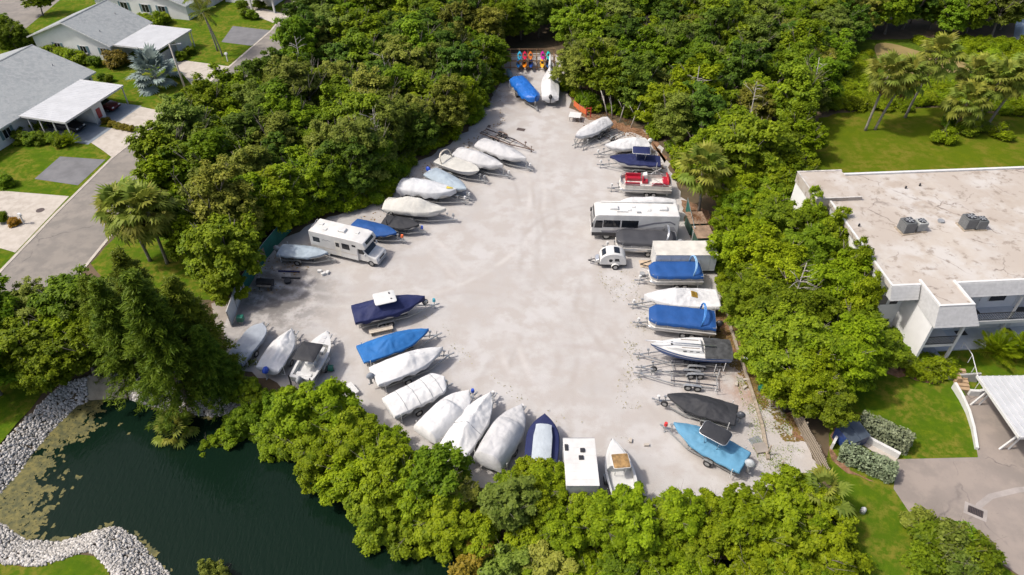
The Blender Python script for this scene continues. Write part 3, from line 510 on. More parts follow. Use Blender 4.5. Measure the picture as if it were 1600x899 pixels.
def pinnate_mesh(name,m,seed,ln=2.6,wid=.75,droop=1.0,n=22):
    rg=np.random.default_rng(seed); mb=MB(); cv=lambda t:Vector((ln*t*(1-.12*t*t),0,.55*ln*t*.5-droop*t*t)); mb.tube([cv(i/6) for i in range(7)],[.035-.004*i for i in range(7)],4)
    for k in range(n):
        t=.12+.88*k/(n-1); c=cv(t); l=wid*math.sin(math.pi*min(1,.15+t*.85))**.7*rg.uniform(.85,1.1)+.12
        for s in(-1,1):
            d=Vector((.65,s*.76,0)).normalized(); e=c+d*l+Vector((0,0,-.35*l*rg.uniform(.5,1.5))); q=Vector((.045,0,.02)); mid=c.lerp(e,.5)+Vector((0,0,.06*l)); mb.add([c-q*.5,mid-q,e,mid+q],[(0,1,2,3)])
    me=mesh_of(mb,name,m); at=me.attributes.new('leaf_tone','FLOAT','POINT'); at.data.foreach_set('value',np.clip(rg.normal(.5,.28,len(mb.v)),0,1).astype(np.float32)); return me
FAN=[fan_mesh('frond',L_PALM,i) for i in(1,2,3)]; FAND=[fan_mesh('frond',L_DEAD,5,1.3,.9,10,.6)]; BIS=[fan_mesh('frond',L_BISM,i,1.7,1.3,18,.12) for i in(8,9)]
PIN=[pinnate_mesh('frond',L_PALM,i) for i in(11,12)]; PINB=[pinnate_mesh('frond',L_BRIGHT,i,2.3,.55,.9) for i in(13,14)]
def palm(base,h,top_off,fr,n,label,group=None,sc=1.0,dead=0,tr=.17,seed=0,name='palm_tree',elo=-50,ehi=80,cat='palm'):
    rg=random.Random(seed); e=thing(name,label,cat,(base[0],base[1],TZ(base[0],base[1])),0,group); t=Vector((top_off[0],top_off[1],h))
    if h>.3:
        mb=MB(); k=9; pts=[Vector((top_off[0]*(i/k)**1.5,top_off[1]*(i/k)**1.5,-.2+(h+.2)*i/k)) for i in range(k+1)]; mb.tube(pts,[tr*(1.35 if i==0 else 1.0-.25*i/k+(.12 if i>=k-1 else 0)) for i in range(k+1)],9); ob('trunk',mb,PBARK,e,True)
    for i in range(n+dead):
        d=i>=n; me=rg.choice(FAND) if d else fr[i%len(fr)]; o=link('frond',me,e,t+Vector((0,0,rg.uniform(-.12,.12))))
        el=R(rg.uniform(-75,-45)) if d else R(elo+(ehi-elo)*((i+.5)/n)); s=sc*rg.uniform(.85,1.15); o.rotation_euler=(rg.uniform(-.3,.3),-el,i*2.39996+rg.uniform(-.2,.2)); o.scale=(s,s,s)
    return e
for i,(bx,by,h,ox,oy,dd,lb) in enumerate([(1352,204,7.6,.5,.2,6,'straight cabbage palm on the lawn edge beside a leaning palm'),(1367,203,7.0,1.9,.6,4,'leaning cabbage palm beside a straight palm on the lawn edge'),(1414,184,8.6,1.4,.3,6,'tallest cabbage palm, standing alone on bare ring at mangrove edge'),(1490,205,4.2,.1,0,7,'short cabbage palm rising from the clipped shrub bed'),(1520,197,6.4,.8,0,9,'cabbage palm with browning fronds behind the shrub bed'),(1542,198,7.0,1.9,.3,12,'leaning cabbage palm with many orange dead fronds by shrub bed'),(1500,190,6.2,.0,.5,8,'cabbage palm crowded behind the short palm in the shrub bed')]):
    palm(G(bx,by),h,(ox,oy),FAN,36,lb,'cabbage palms on the far lawn',1.22,dd,seed=i+60)
for i,(bx,by,h,lb) in enumerate([(235,408,6.2,'cabbage palm on the grass verge, nearer the kerb of the pair'),(262,412,6.4,'cabbage palm on the grass verge, nearer the wood of the pair')]): palm(G(bx,by),h,(-.6+.6*i,.2),FAN,42,lb,'verge palms',1.25,10,seed=80+i)
palm(G(1092,330),5.4,(-.6,-.2),FAN,34,'bushy cabbage palm overhanging the boat row behind the motorhome',None,1.25,4,seed=91)
palm(G(275,655,0),1.3,(-.2,-.6),FAN,26,'shaggy palm leaning over the pond below the pines',None,.8,12,seed=92)
palm(G(1262,800,0),2.2,(.3,0),FAN,20,'small palm at the end of the wooden fence among bushes',None,.9,0,seed=93)
palm(G(247,133),1.6,(0,0),BIS,34,'silver blue fan palm on the lawn beside the utility pole',None,1.35,0,.2,seed=94,elo=-30)
for i,(bx,by,h) in enumerate([(340,80,8.5),(348,88,7.0)]): palm(G(bx,by),h,(-.9-.3*i,-.2),PIN,16,['taller slender feather palm by the street drive','shorter slender feather palm by the street drive'][i],'feather palms by the street',1.0,0,.13,seed=96+i)
for i,(bx,by,lb) in enumerate([(1552,556,'low feathery palm clump in the bed below the gallery'),(1596,560,'second low feathery palm clump farther along the gallery bed')]): palm(G(bx,by),.3,(0,0),PINB,30,lb,'palm clumps below the gallery',1.0,0,seed=99+i,elo=15,name='palm_clump')
palm(G(112,226),.3,(0,0),PINB,18,'small feathery palm at the end of the carport shrubs',None,.7,0,seed=103,elo=10,name='palm_clump')
palm(G(62,205),.3,(0,0),PINB,14,'small feathery palm among the shrubs beside the carport posts',None,.6,0,seed=104,elo=10,name='palm_clump')
# ---- garden shrubs
def shrub(k,px,py,s,label,group=None,sz=None): p=G(px,py); tree(k,p.x,p.y,sc=s,name='garden_shrub',label=label,cat='shrub',group=group,sz=sz or s)
for px,py in [(10,190+30),(25,218),(40,222),(52,225),(72,222),(85,224),(98,228)]: shrub('bush',px,py,1.0,'green shrub in the row beneath the open carport side','carport shrubs')
for px,py in [(166,192),(176,197),(186,200),(196,202),(205,205)]: shrub('bushr',px,py,.6,'low reddish green shrub between the two carport drives','drive hedge shrubs')
for px,py in [(10,72),(28,76),(45,70),(0,66)]: shrub('bushb',px,py,1.6,'large light green shrub behind the lower house','shrubs behind lower house')
for px,py in [(80,88),(95,90),(108,92),(120,98),(128,102)]: shrub('bushb',px,py,1.5,'flowering bush along the wall between the two houses','bushes between the houses')
shrub('bush',152,103,1.2,'round clipped shrub on the lawn between the houses'); shrub('bushr',186,104,1.7,'tall rusty green shrub beside the silver palm',sz=2.0)
for px,py in [(160,125),(172,128)]: shrub('bush',px,py,.8,'low shrub behind the carport corner','carport corner shrubs')
for px,py in [(232,38),(246,40),(260,36)]: shrub('bushb',px,py,1.6,'dense green shrub by the shuttered wall','shuttered wall shrubs')
for px,py in [(285,92),(295,86)]: shrub('bush',px,py,.9,'clipped shrub along the upper carport','upper carport shrubs')
for px,py in [(385,28),(395,30),(405,14),(380,14)]: shrub('bush',px,py,1.2,'dark shrub by the farthest house drive','far drive shrubs')
shrub('bushg',24,350,.75,'small golden yellow shrub beside the white mailbox'); shrub('bush',6,345,.8,'brown green shrub at the drive edge by golden shrub'); shrub('bush',8,290,1.0,'dark green shrub at the lawn corner')
for px,py,s in [(1473,222,1.35),(1562,215,1.2)]: shrub('bushb',px,py,s,'round clipped light green shrub in front of the palms','clipped round shrubs')
for px,py,s in [(1500,208,1.3),(1515,212,1.2),(1530,205,1.2),(1480,198,1.2)]: shrub('bush',px,py,s,'dark low shrub at the foot of the palm group','shrubs under the palm group')
for px,py,s in [(1395,560,1.2),(1415,572,1.2),(1432,582,1.1),(1450,585,1.1),(1466,582,1.1),(1480,580,.9),(1440,570,1.2),(1400,540,1.3),(1385,550,1.2)]: shrub('bush' if px<1430 else 'bushb',px,py,s,'glossy shrub at the foot of the white stair tower','stair tower shrubs')
for px,py,s in [(1445,850,1.5),(1475,862,1.6),(1505,870,1.4),(1430,826,1.2),(1470,838,1.3),(1500,848,1.2),(1530,872,1.2),(1440,880,1.2),(1490,890,1.4),(1524,895,1.2)]: shrub('busho' if px in(1475,1470,1490,1430,1530) else 'bush',px,py,s,'spreading olive shrub by the parking court corner','corner shrubs of the parking court')
for px,py,k,s in [(60,95-88,'mid',.62),(20,62,'oak',.55),(-12,50,'mid',.7),(8,45,'mid',.5)]:
    p=G(px,py,2.0); tree(k,p.x,p.y,sc=s,label='street tree standing behind the grey roofed houses',group='trees behind the houses')
# bleached dead limbs in the woods
def dead_tree(px,py,z,h,seed,label):
    p=G(px,py,z); rg=random.Random(seed); mb=MB(); tip=Vector((rg.uniform(-1.2,1.2),rg.uniform(-1,.3),h)); mb.tube([(0,0,-.3),tip*.5+Vector((.2,0,0)),tip],[.12,.08,.03],6)
    for k in range(11):
        s=tip*rg.uniform(.45,.95); e=s+Vector((rg.uniform(-1.5,1.5),rg.uniform(-1.3,.8),rg.uniform(.1,1.1))); mb.tube([s,s.lerp(e,.5)+Vector((0,0,.15)),e],[.05,.03,.012],4); mb.tube([s.lerp(e,.5),e+Vector((rg.uniform(-.6,.6),rg.uniform(-.6,.6),.3))],[.025,.01],3)
    o=ob('dead_tree',mb,BARKD,None,True); o.location=(p.x,p.y,0); tag(o,label,'tree')
for i,(px,py,lb) in enumerate([(460,70,'bare white dead tree near the street side of the wood'),(575,185,'bleached dead tree in the middle of the street side wood'),(605,95,'fallen looking dead limb in the upper street side wood'),(1285,105,'bleached dead tree at the mangrove edge of the far wood'),(1090,115,'grey dead tree deep in the far wood'),(1250,420,'dead bleached limbs poking out of the oaks'),(1180,140,'bare tree in the far wood behind the covered boats')]): dead_tree(px,py,7.4,8.6 if i!=5 else 8.4,i+5,lb)
for i,(px,py,dx) in enumerate([(950,184,-1.2),(957,186,-.6),(968,190,.9),(985,200,1.2),(1008,208,.8)]):
    p=G(px,py); mb=MB(); mb.tube([(0,0,-.2),(dx*.4,.3,1.6),(dx,.8,3.6)],[.09,.07,.05],6); mb.tube([(dx*.4,.3,1.6),(dx*.2-.6,.5,3.0)],[.05,.03],5); o=ob('bare_trunk',mb,BARKD,None,True); o.location=p; tag(o,'slanting pale trunk at the edge of the far wood behind the covered boats','trunk','slanting trunks at the wood edge')
# ---------------------------------------------------------------- boats and trailers
def lerp_prof(pr,t):
    for (a,x),(b,y) in zip(pr,pr[1:]):
        if t<=b: f=(t-a)/(b-a) if b>a else 0; f=f*f*(3-2*f)*.5+f*.5; return x+(y-x)*f
    return pr[-1][1]
class Shape:
    def __init__(s,L,B,zk=.62,zg=1.45,blunt=2.3,start=.42,sheer=.22): s.L,s.B,s.zk,s.zg,s.bl,s.st,s.sh=L,B,zk,zg,blunt,start,sheer
    def w(s,t):
        q=max(0.0,(t-s.st)/(1-s.st)); return s.B/2*(.92+.08*min(1,t/.25))*max(0.0,1-q**s.bl)
    def g(s,t): return s.zg+s.sh*max(0,(t-.45)/.55)**2
    def k(s,t): return s.zk+(s.g(t)-s.zk)*.85*max(0,(t-.68)/.32)**2.2
    def x(s,t): return -s.L/2+s.L*t
def hull_part(S,m,par,stripe=None):
    rows=[]; n=22
    for i in range(n+1):
        t=i/n; w_=max(S.w(t),.015); g=S.g(t); k=S.k(t); c=k+(g-k)*.38; x=S.x(t)
        rows.append([(x,w_,g),(x-.02,w_*.97,(g+c)/2),(x-.05*t,w_*.84,c),(x-.1*t,w_*.4,k+.07*(1-t)),(x-.1*t,0,k),(x-.1*t,-w_*.4,k+.07*(1-t)),(x-.05*t,-w_*.84,c),(x-.02,-w_*.97,(g+c)/2),(x,-w_,g)])
    mb=MB().rows(rows); mb.f.append(tuple(range(9)))
    return ob('hull',mb,m,par,True,angle=50)
def cover_part(S,m,par,pr,e=2.0,skirt=.22,wr=.03,seed=0,peaks=(),flare=1.05,folds=9,name='cover',t0=0.0,t1=1.0,straps=(),strapm=None):
    n=52; h=13; rows=[]
    def pt(t,u):
        x=S.x(t); w_=max(S.w(t),.02)*flare+.02; g=S.g(t)+.03; hh=lerp_prof(pr,t); a=abs(u); z=g+hh*(1-a**e); y=w_*u
        f=min(1,hh/.3)*(1-a**4)
        dz=wr*f*(noise.noise(Vector((x*1.3+seed*7,y*1.6,seed)))*1.7+.4*noise.noise(Vector((x*2.6+seed,y*3.0,seed*2)))-1.0*max(0,.22-abs(noise.noise(Vector((x*.9+y*.8+seed,y*1.4-x*.5,seed+9)))))/.22)
        for tp in peaks:
            dx=x-S.x(tp); r=math.hypot(dx,y)+.05; an=math.atan2(y,dx); dz+=wr*.8*f*math.sin(an*folds+seed)*min(1,r/.8)*math.exp(-r/2.2)
        dz-=wr*.9*max(0,a-.35)*abs(math.sin(x*3.3+seed+1.5*noise.noise(Vector((x,seed,0)))))
        return Vector((x,y,z+dz))
    for i in range(n+1):
        t=t0+(t1-t0)*i/n; r=[]
        L_=pt(t,-1);R_=pt(t,1); sk=skirt*(1+.25*math.sin(t*31+seed)+.2*math.sin(t*13))
        r.append(L_+Vector((0,.05*S.w(t),-sk))); r+= [pt(t,-1+2*j/(2*h)) for j in range(2*h+1)]; r.append(R_+Vector((0,-.05*S.w(t),-sk))); rows.append(r)
    mb=MB().rows(rows)
    st=rows[0]; o=len(mb.v); mb.v+=[tuple(Vector((p.x-.04,p.y*.98,min(p.z,S.g(0)-skirt)))) for p in st]
    for j in range(len(st)-1): mb.f.append((j+1,j,o+j,o+j+1))
    if t1<1:
        en=rows[-1]; b=len(mb.v)-len(st)-len(st); o=len(mb.v); mb.v+=[tuple(Vector((p.x+.03,p.y*.98,min(p.z,S.g(t1)-skirt)))) for p in en]; q=n*len(en)
        for j in range(len(en)-1): mb.f.append((q+j,q+j+1,o+j+1,o+j))
    c=ob(name,mb,m,par,True)
    for t in straps:
        a=[pt(t,-1+2*j/26)+Vector((-.03,0,.012)) for j in range(27)]; b=[pt(t,-1+2*j/26)+Vector((.03,0,.012)) for j in range(27)]
        ob('strap',MB().rows([a,b]),strapm or GREYP,c)
    return c
def outboard(par,x,z,m=BLACK,s=1.0,y=0):
    mb=MB(); mb.dome((x-.28*s,y,z+.18*s),.36*s,.24*s,.36*s,12,5); mb.tube([(x-.28*s,y,z+.2*s),(x-.28*s,y,z-.05*s)],[.28*s,.2*s],10)
    e=ob('outboard_motor',mb,m,par,True,angle=60)
    mb=MB(); mb.box((x-.30*s,y,z-.35*s),(.2*s,.12*s,.7*s)); mb.box((x-.34*s,y,z-.72*s),(.42*s,.1*s,.1*s)); mb.box((x-.1*s,y,z-.05*s),(.3*s,.22*s,.2*s)); ob('motor_leg',mb,GREYP if m is not BLACK else BLACK,e,bevel=.02)
def wheel(par,x,y,r=.33,wd=.22,z=None,rimm=None):
    z=r+.002 if z is None else z; mb=MB(); n=18; R0=[]
    for a,b in((-.5,.62),(-.5,.92),(-.36,1),(.36,1),(.5,.92),(.5,.62)): R0.append([(x+r*b*math.cos(6.2832*j/n),y+wd*a,z+r*b*math.sin(6.2832*j/n)) for j in range(n)])
    mb.rows(R0,True); w_=ob('wheel',mb,RUBBER,par,True,angle=40)
    mb=MB(); s=1 if y>=0 else -1
    for sg in(-1,1): mb.add([(x+r*.62*math.cos(6.2832*j/n),y+sg*wd*.38,z+r*.62*math.sin(6.2832*j/n)) for j in range(n)]+[(x,y+sg*wd*.44,z)],[(j,(j+1)%n,n) for j in range(n)])
    ob('rim',mb,rimm or GALV,w_,True)
def trailer(loc,rz,L,B,desc,tandem=False,jackm=None,tong=1.3,poles=True,fm=None,hz_=.62,spare=False,bunk=True,group='boat trailers',empty=False,label=None,pole_h=1.5):
    fm=fm or GALV; e=thing('boat_trailer',label or 'boat trailer carrying the '+desc,'trailer',loc,rz,group); b=min(B*.36,.8); x0=-L*.46; x1=L*.22; xt=L/2+tong; z=.44
    mb=MB()
    for s in(-1,1): mb.bar((x0,s*b,z),(x1,s*b,z),.07,.11); mb.bar((x1,s*b,z),(xt-.45,s*.05,z),.07,.11)
    for x in(x0+.05,x0+L*.3,x1-.1): mb.bar((x,-b,z-.03),(x,b,z-.03),.06,.08)
    mb.bar((xt-.7,0,z),(xt,0,z),.09,.09); mb.box((xt+.05,0,z+.03),(.2,.12,.1)); xa=-L*.1
    for ax in ([xa-.4,xa+.4] if tandem else [xa]): mb.bar((ax,-B*.46,.34),(ax,B*.46,.34),.06,.06)
    ob('frame',mb,fm,e)
    if bunk:
        for s in(-1,1): ob('bunk',MB().bar((x0+.1,s*b*.75,hz_-.005),(x1,s*b*.75,hz_-.005),.1,.06),CARPET,e); 
        mb=MB(); [mb.bar((x,s*b*.75,z),(x,s*b*.75,hz_-.03),.05,.05) for s in(-1,1) for x in(x0+.4,x1-.3)]; ob('bunk_bracket',mb,fm,e)
    for ax in ([xa-.4,xa+.4] if tandem else [xa]):
        for s in(-1,1): wheel(e,ax,s*B*.46)
    for s in(-1,1):
        l=.85 if tandem else .42; mb=MB(); pr=[(-l,.42),(-l*.8,.68),(0,.73),(l*.8,.68),(l,.42)]; yy=s*B*.46; mb.rows([[(xa+a,yy-.13,c) for a,c in pr],[(xa+a,yy+.13,c) for a,c in pr]]); ob('fender',mb,fm,e)
    mb=MB(); mb.bar((xt-.35,.1,.05),(xt-.35,.1,.85),.06); mb.cyl((xt-.35,.1,.0),.1,.06,10); mb.bar((xt-.35,.1,.8),(xt-.2,.1,.8),.03); ob('jack',mb,fm,e)
    if jackm: mb=MB(); mb.cyl((xt-.35,.1,.84),.16,.30,12,.13); ob('jack_cover',mb,jackm,e)
    if not empty or True: mb=MB(); mb.bar((L/2-.02,0,z),(L/2+.12,0,1.15),.07); mb.box((L/2+.1,0,1.15),(.22,.16,.14)); ob('winch_post',mb,fm,e)
    if poles:
        for s in(-1,1): mb=MB(); mb.bar((x0+.25,s*b,z-.02),(x0+.25,s*(B/2+.12),z-.02),.04); mb.tube([(x0+.25,s*(B/2+.12),z-.02),(x0+.25,s*(B/2+.12),pole_h)],.035,6); ob('guide_pole',mb,WHITE,e)
    if spare: wheel(e,L/2+.05,.42,.3,.18,.72)
    return e
NB=[0]
def boat(bow,stern,B,desc,label,cov=None,pr=None,e=2.0,hm=None,zr=1.4,zk=.62,zg=1.42,blunt=2.3,start=.42,motor=None,tandem=False,jackm=WHITE,tong=1.25,poles=True,straps=(),strapm=None,peaks=(),wr=.035,skirt=.22,folds=9,trail=True,spare=False,sheer=.22,name='covered_boat',Lmin=None,fm=None,msc=1.0,pole_h=1.5):
    a=G(*stern,zr); b=G(*bow,zr); d=(b-a); L=d.length; rz=math.atan2(d.y,d.x); c=(a+b)/2; NB[0]+=1
    o=thing(name,label,'boat',(c.x,c.y,.03),rz,'boats stored on the gravel yard'); S=Shape(L,B,zk,zg,blunt,start,sheer); hull_part(S,hm or WHITE,o)
    if cov: cover_part(S,cov,o,pr or [(0,.1),(.45,.5),(1,.08)],e,skirt,wr,NB[0],peaks,folds=folds,straps=straps,strapm=strapm)
    if motor: outboard(o,-L/2-.02,zg-.05,motor,msc)
    t=trailer((c.x,c.y,.03),rz,L,B,desc,tandem,jackm,tong,poles,fm,hz_=zk,spare=spare,pole_h=pole_h) if trail else None
    return o,S,t
def open_deck(S,o,m,floor_t=(.04,.8),depth=.5,rim=.16,fm=None):
    n=20; rows=[]
    for i in range(n+1):
        t=floor_t[0]+(floor_t[1]-floor_t[0])*i/n; w_=S.w(t); x=S.x(t); g=S.g(t)+.01; f=g-depth; wi=max(w_-rim,.05)
        rows.append([(x,w_+.01,g),(x,wi,g),(x,wi-.03,f),(x,0,f),(x,-wi+.03,f),(x,-wi,g),(x,-w_-.01,g)])
    mb=MB().rows(rows); mb.f.append((1,2,3,4,5)); mb.f.append(tuple(n*7+j for j in(5,4,3,2,1))); ob('deck',mb,fm or m,o,angle=30)
    rows=[]
    for i in range(9):
        t=floor_t[1]+(.995-floor_t[1])*i/8; w_=max(S.w(t),.02); x=S.x(t); g=S.g(t)+.012; rows.append([(x,w_,g),(x,w_*.5,g+.04),(x,0,g+.055),(x,-w_*.5,g+.04),(x,-w_,g)])
    ob('foredeck',MB().rows(rows),m,o,True)
    rows=[]
    t=floor_t[0]; ob('transom_deck',MB().b2(S.x(0),S.x(t)+.02,-S.w(0)+.01,S.w(0)-.01,S.g(0)-.25,S.g(0)+.012),m,o)
def arch(par,x,yw,z0,h,lean,m,r=.035,name='bimini_frame',strut=True):
    mb=MB(); n=12
    for dx in (0,.12):
        pts=[(x,yw,z0)]+[(x+(lean+dx)*math.sin(math.pi*(i/n))**.6,yw*math.cos(math.pi*i/n),z0+h*math.sin(math.pi*(i/n))**.45) for i in range(1,n)]+[(x,-yw,z0)]; mb.tube(pts,r,6)
    if strut: [mb.bar((x-lean*.6-.3,s*yw,z0),(x+lean*.55,s*yw*.9,z0+h*.75),.03) for s in(-1,1)]
    return ob(name,mb,m,par,True)
def slab_top(par,x,z,l,wd,m,name='hard_top',legs=ALU,z0=1.2,rad=.3,dome=.06,lm=None,edge=None):
    out=[]
    for cx,cy,a0 in((l/2-rad,wd/2-rad,0),(-l/2+rad,wd/2-rad,90),(-l/2+rad,-wd/2+rad,180),(l/2-rad,-wd/2+rad,270)): out+=[(x+cx+rad*math.cos(R(a0+q)),cy+rad*math.sin(R(a0+q))) for q in(0,22,45,68,90)]
    mb=MB(); c=[(p[0],p[1]) for p in out]; rows=[[(p[0],p[1],z) for p in c],[(p[0],p[1],z+.05) for p in c],[(x+(p[0]-x)*.93,p[1]*.93,z+.05+dome*.7) for p in c],[(x+(p[0]-x)*.5,p[1]*.5,z+.05+dome) for p in c]]
    mb.rows(rows,True); mb.f.append(tuple(3*len(c)+j for j in range(len(c)))); mb.f.append(tuple(range(len(c)))[::-1]); t=ob(name,mb,m,par,True,angle=40)
    if edge:
        mb=MB(); mb.tube([(p[0],p[1],z+.025) for p in c]+[(c[0][0],c[0][1],z+.025)],.035,5); ob('top_frame',mb,edge,t,True)
    if legs:
        for sx in(-1,1):
            for sy in(-1,1): ob('top_leg',MB().tube([(x+sx*l*.22,sy*wd*.3,z0),(x+sx*l*.3,sy*wd*.34,z+.01)],.028,6),legs,par,True)
    return t
# --- left bank of the yard
boat((513,398),(437,391),1.9,'light grey covered skiff beside the small motorhome','skiff under light grey cover parked beside the small motorhome',C_SILV,[(0,.12),(.3,.35),(.7,.3),(1,.05)],motor=GREYP,zg=1.2,zr=1.15,tong=.5,straps=(.35,.68),strapm=C_SILV,jackm=None,peaks=(.3,.7))
boat((620,366),(551,350),2.1,'royal blue covered boat next to the small motorhome','low boat under flat royal blue cover, beside the small motorhome',C_BLUE,[(0,.1),(.35,.28),(.7,.2),(1,.05)],zg=1.15,zr=1.2,jackm=ORANGE,tong=.9,e=1.6,poles=True,blunt=2.6)
o,S,t=boat((655,354),(600,344),2.0,'black covered white boat by blue bucket','white runabout under short black cover with folded top frame',C_BLACK,[(0,.1),(.4,.28),(1,.06)],zg=1.15,zr=1.15,jackm=BLUEB,tong=.6,e=1.8,poles=False); arch(o,-S.L*.3,.85,1.2,.85,-.3,BLACK)
boat((697,329),(602,318),2.4,'tall beige tented boat','tall boat under beige peaked tent cover with flat ridge',C_BEIGE,[(0,.35),(.12,.6),(.40,1.25),(.56,1.2),(.85,.3),(1,.08)],e=1.15,zg=1.6,zr=1.6,tandem=True,jackm=GREYP,peaks=(.45,),skirt=.35,tong=1.1)
o,S,t=boat((713,300),(625,288),2.5,'grey white covered cruiser with yellow stain','bulky cruiser under grey white cover with yellow stained bow',mat('stained_white_cover',(.52,.53,.54),.7,.1,.8,.5,4.5,dist=.06),[(0,.3),(.25,.75),(.5,.7),(.8,.35),(1,.12)],e=2.2,zg=1.75,zr=1.7,tandem=True,skirt=.6,tong=1.3,peaks=(.3,.6))
st=mat('yellow_mildew',(.42,.34,.04),.8,.35,3); n=9; mb=MB(); hgt=lambda t:lerp_prof([(0,.3),(.25,.75),(.5,.7),(.8,.35),(1,.12)],t)
mb.rows([[Vector((S.x(t),S.w(t)*1.05*u,S.g(t)+.075+hgt(t)*(1-abs(u)**2.2))) for u in(-.5,-.3,-.1,.1)] for t in(.84,.87,.9,.93,.95)]); ob('mildew_stain',mb,st,o,True)
boat((729,298),(672,268),2.2,'silvery covered boat with blue motor cover','silver blue covered boat with round blue motor cover',C_SILV,[(0,.2),(.4,.4),(.8,.25),(1,.08)],zg=1.4,motor=BLUEB,tong=.6,peaks=(.5,))
o,S,t=boat((749,270),(686,248),2.4,'deck boat with tan mooring cover and folded top','white deck boat with tan cover and folded arched top',C_BEIGE,[(0,.02),(.1,.05),(.5,.12),(1,.03)],zg=1.45,e=2.5,blunt=3.2,jackm=GREYP,tong=1.0,skirt=.05,poles=True); arch(o,-S.L*.3,1.05,1.5,1.15,-.55,mat('tan_frame',(.55,.50,.42),.6),.06)
boat((786,260),(714,236),2.4,'wide dull white tented boat','boat under dull white cover with four tent ribs, next to deck boat',C_LGREY,[(0,.3),(.25,.75),(.5,.8),(.8,.35),(1,.1)],e=1.5,zg=1.55,zr=1.6,peaks=(.3,.55),folds=12,skirt=.4,tong=1.1)
boat((822,250),(750,222),2.4,'pale smooth covered boat beside the empty trailer','boat under smooth pale grey white cover beside an empty trailer',C_LGREY,[(0,.25),(.35,.6),(.7,.45),(1,.1)],e=2.0,zg=1.5,zr=1.5,peaks=(.5,),skirt=.4,tong=.9)
a=G(745,206);b=G(828,238); d=b-a; trailer(((a.x+b.x)/2,(a.y+b.y)/2,.03),math.atan2(d.y,d.x),d.length-1.6,1.9,'',True,None,1.3,False,mat('rusty_steel',(.13,.09,.07),.8,.4,5),label='empty rusty boat trailer beside the pale covered boats',group='empty trailers',empty=True)
# --- far end
boat((836,158),(808,124),2.5,'bright blue tarped boat near the kayak rack','boat wrapped in a bright blue tarp near the kayak rack',C_TARP,[(0,.45),(.3,.6),(.75,.5),(1,.35)],e=3.2,zg=1.35,zr=1.3,blunt=4.5,start=.6,motor=BLACK,skirt=.45,jackm=None,tong=1.0,peaks=(.2,.8),wr=.05)
o,S,t=boat((859,108),(860,152),2.45,'white peaked sailboat near the kayak rack','white wrapped sailboat with pointed raised bow by kayak rack',C_SHRINK,[(0,.25),(.2,.6),(.6,.75),(.85,.65),(1,.75)],e=1.15,zg=1.5,zr=1.5,blunt=1.8,motor=BLACK,skirt=.5,peaks=(.5,),jackm=None,tong=.4,poles=False)
mb=MB(); mb.tube([(S.L*.42,0,2.2),(S.L*.5,0,2.6),(S.L*.62,0,3.3)],[.3,.2,.07],8); ob('bow_wrap',mb,C_SHRINK,o,True)
# --- right row, from the far end
boat((899,216),(948,189),2.2,'white shrink wrapped boat by the slanting trunks','white shrink wrapped boat tipped bow down by slanting trunks',C_SHRINK,[(0,.55),(.25,.7),(.6,.55),(1,.1)],e=1.5,zg=1.35,zr=1.35,skirt=.35,peaks=(.2,),tong=.4,jackm=None,poles=False)
a=G(976,206);b=G(912,234); d=b-a; trailer(((a.x+b.x)/2,(a.y+b.y)/2,.03),math.atan2(d.y,d.x),d.length-1.4,1.8,'',False,None,1.2,False,label='empty grey boat trailer between two white covered boats',group='empty trailers',empty=True)
boat((945,230),(1012,223),2.3,'white draped boat with white motor','boat under white draped cover with white outboard motor',C_WHITE,[(0,.2),(.3,.7),(.6,.65),(1,.1)],e=1.8,zg=1.45,zr=1.4,motor=WHITE,peaks=(.35,.6),tong=1.2,tandem=True)
o,S,t=boat((953,247),(1032,252),2.4,'navy covered boat with navy canvas top','boat under navy cover with square navy canvas top',C_NAVY,[(0,.1),(.35,.35),(1,.05)],e=1.7,zg=1.5,zr=1.5,tandem=True,tong=1.4,peaks=(.4,),pole_h=2.0); slab_top(o,-S.L*.1,2.75,2.1,1.7,C_NAVY,'canvas_top',ALU,1.6,.15,.08,edge=WHITE)
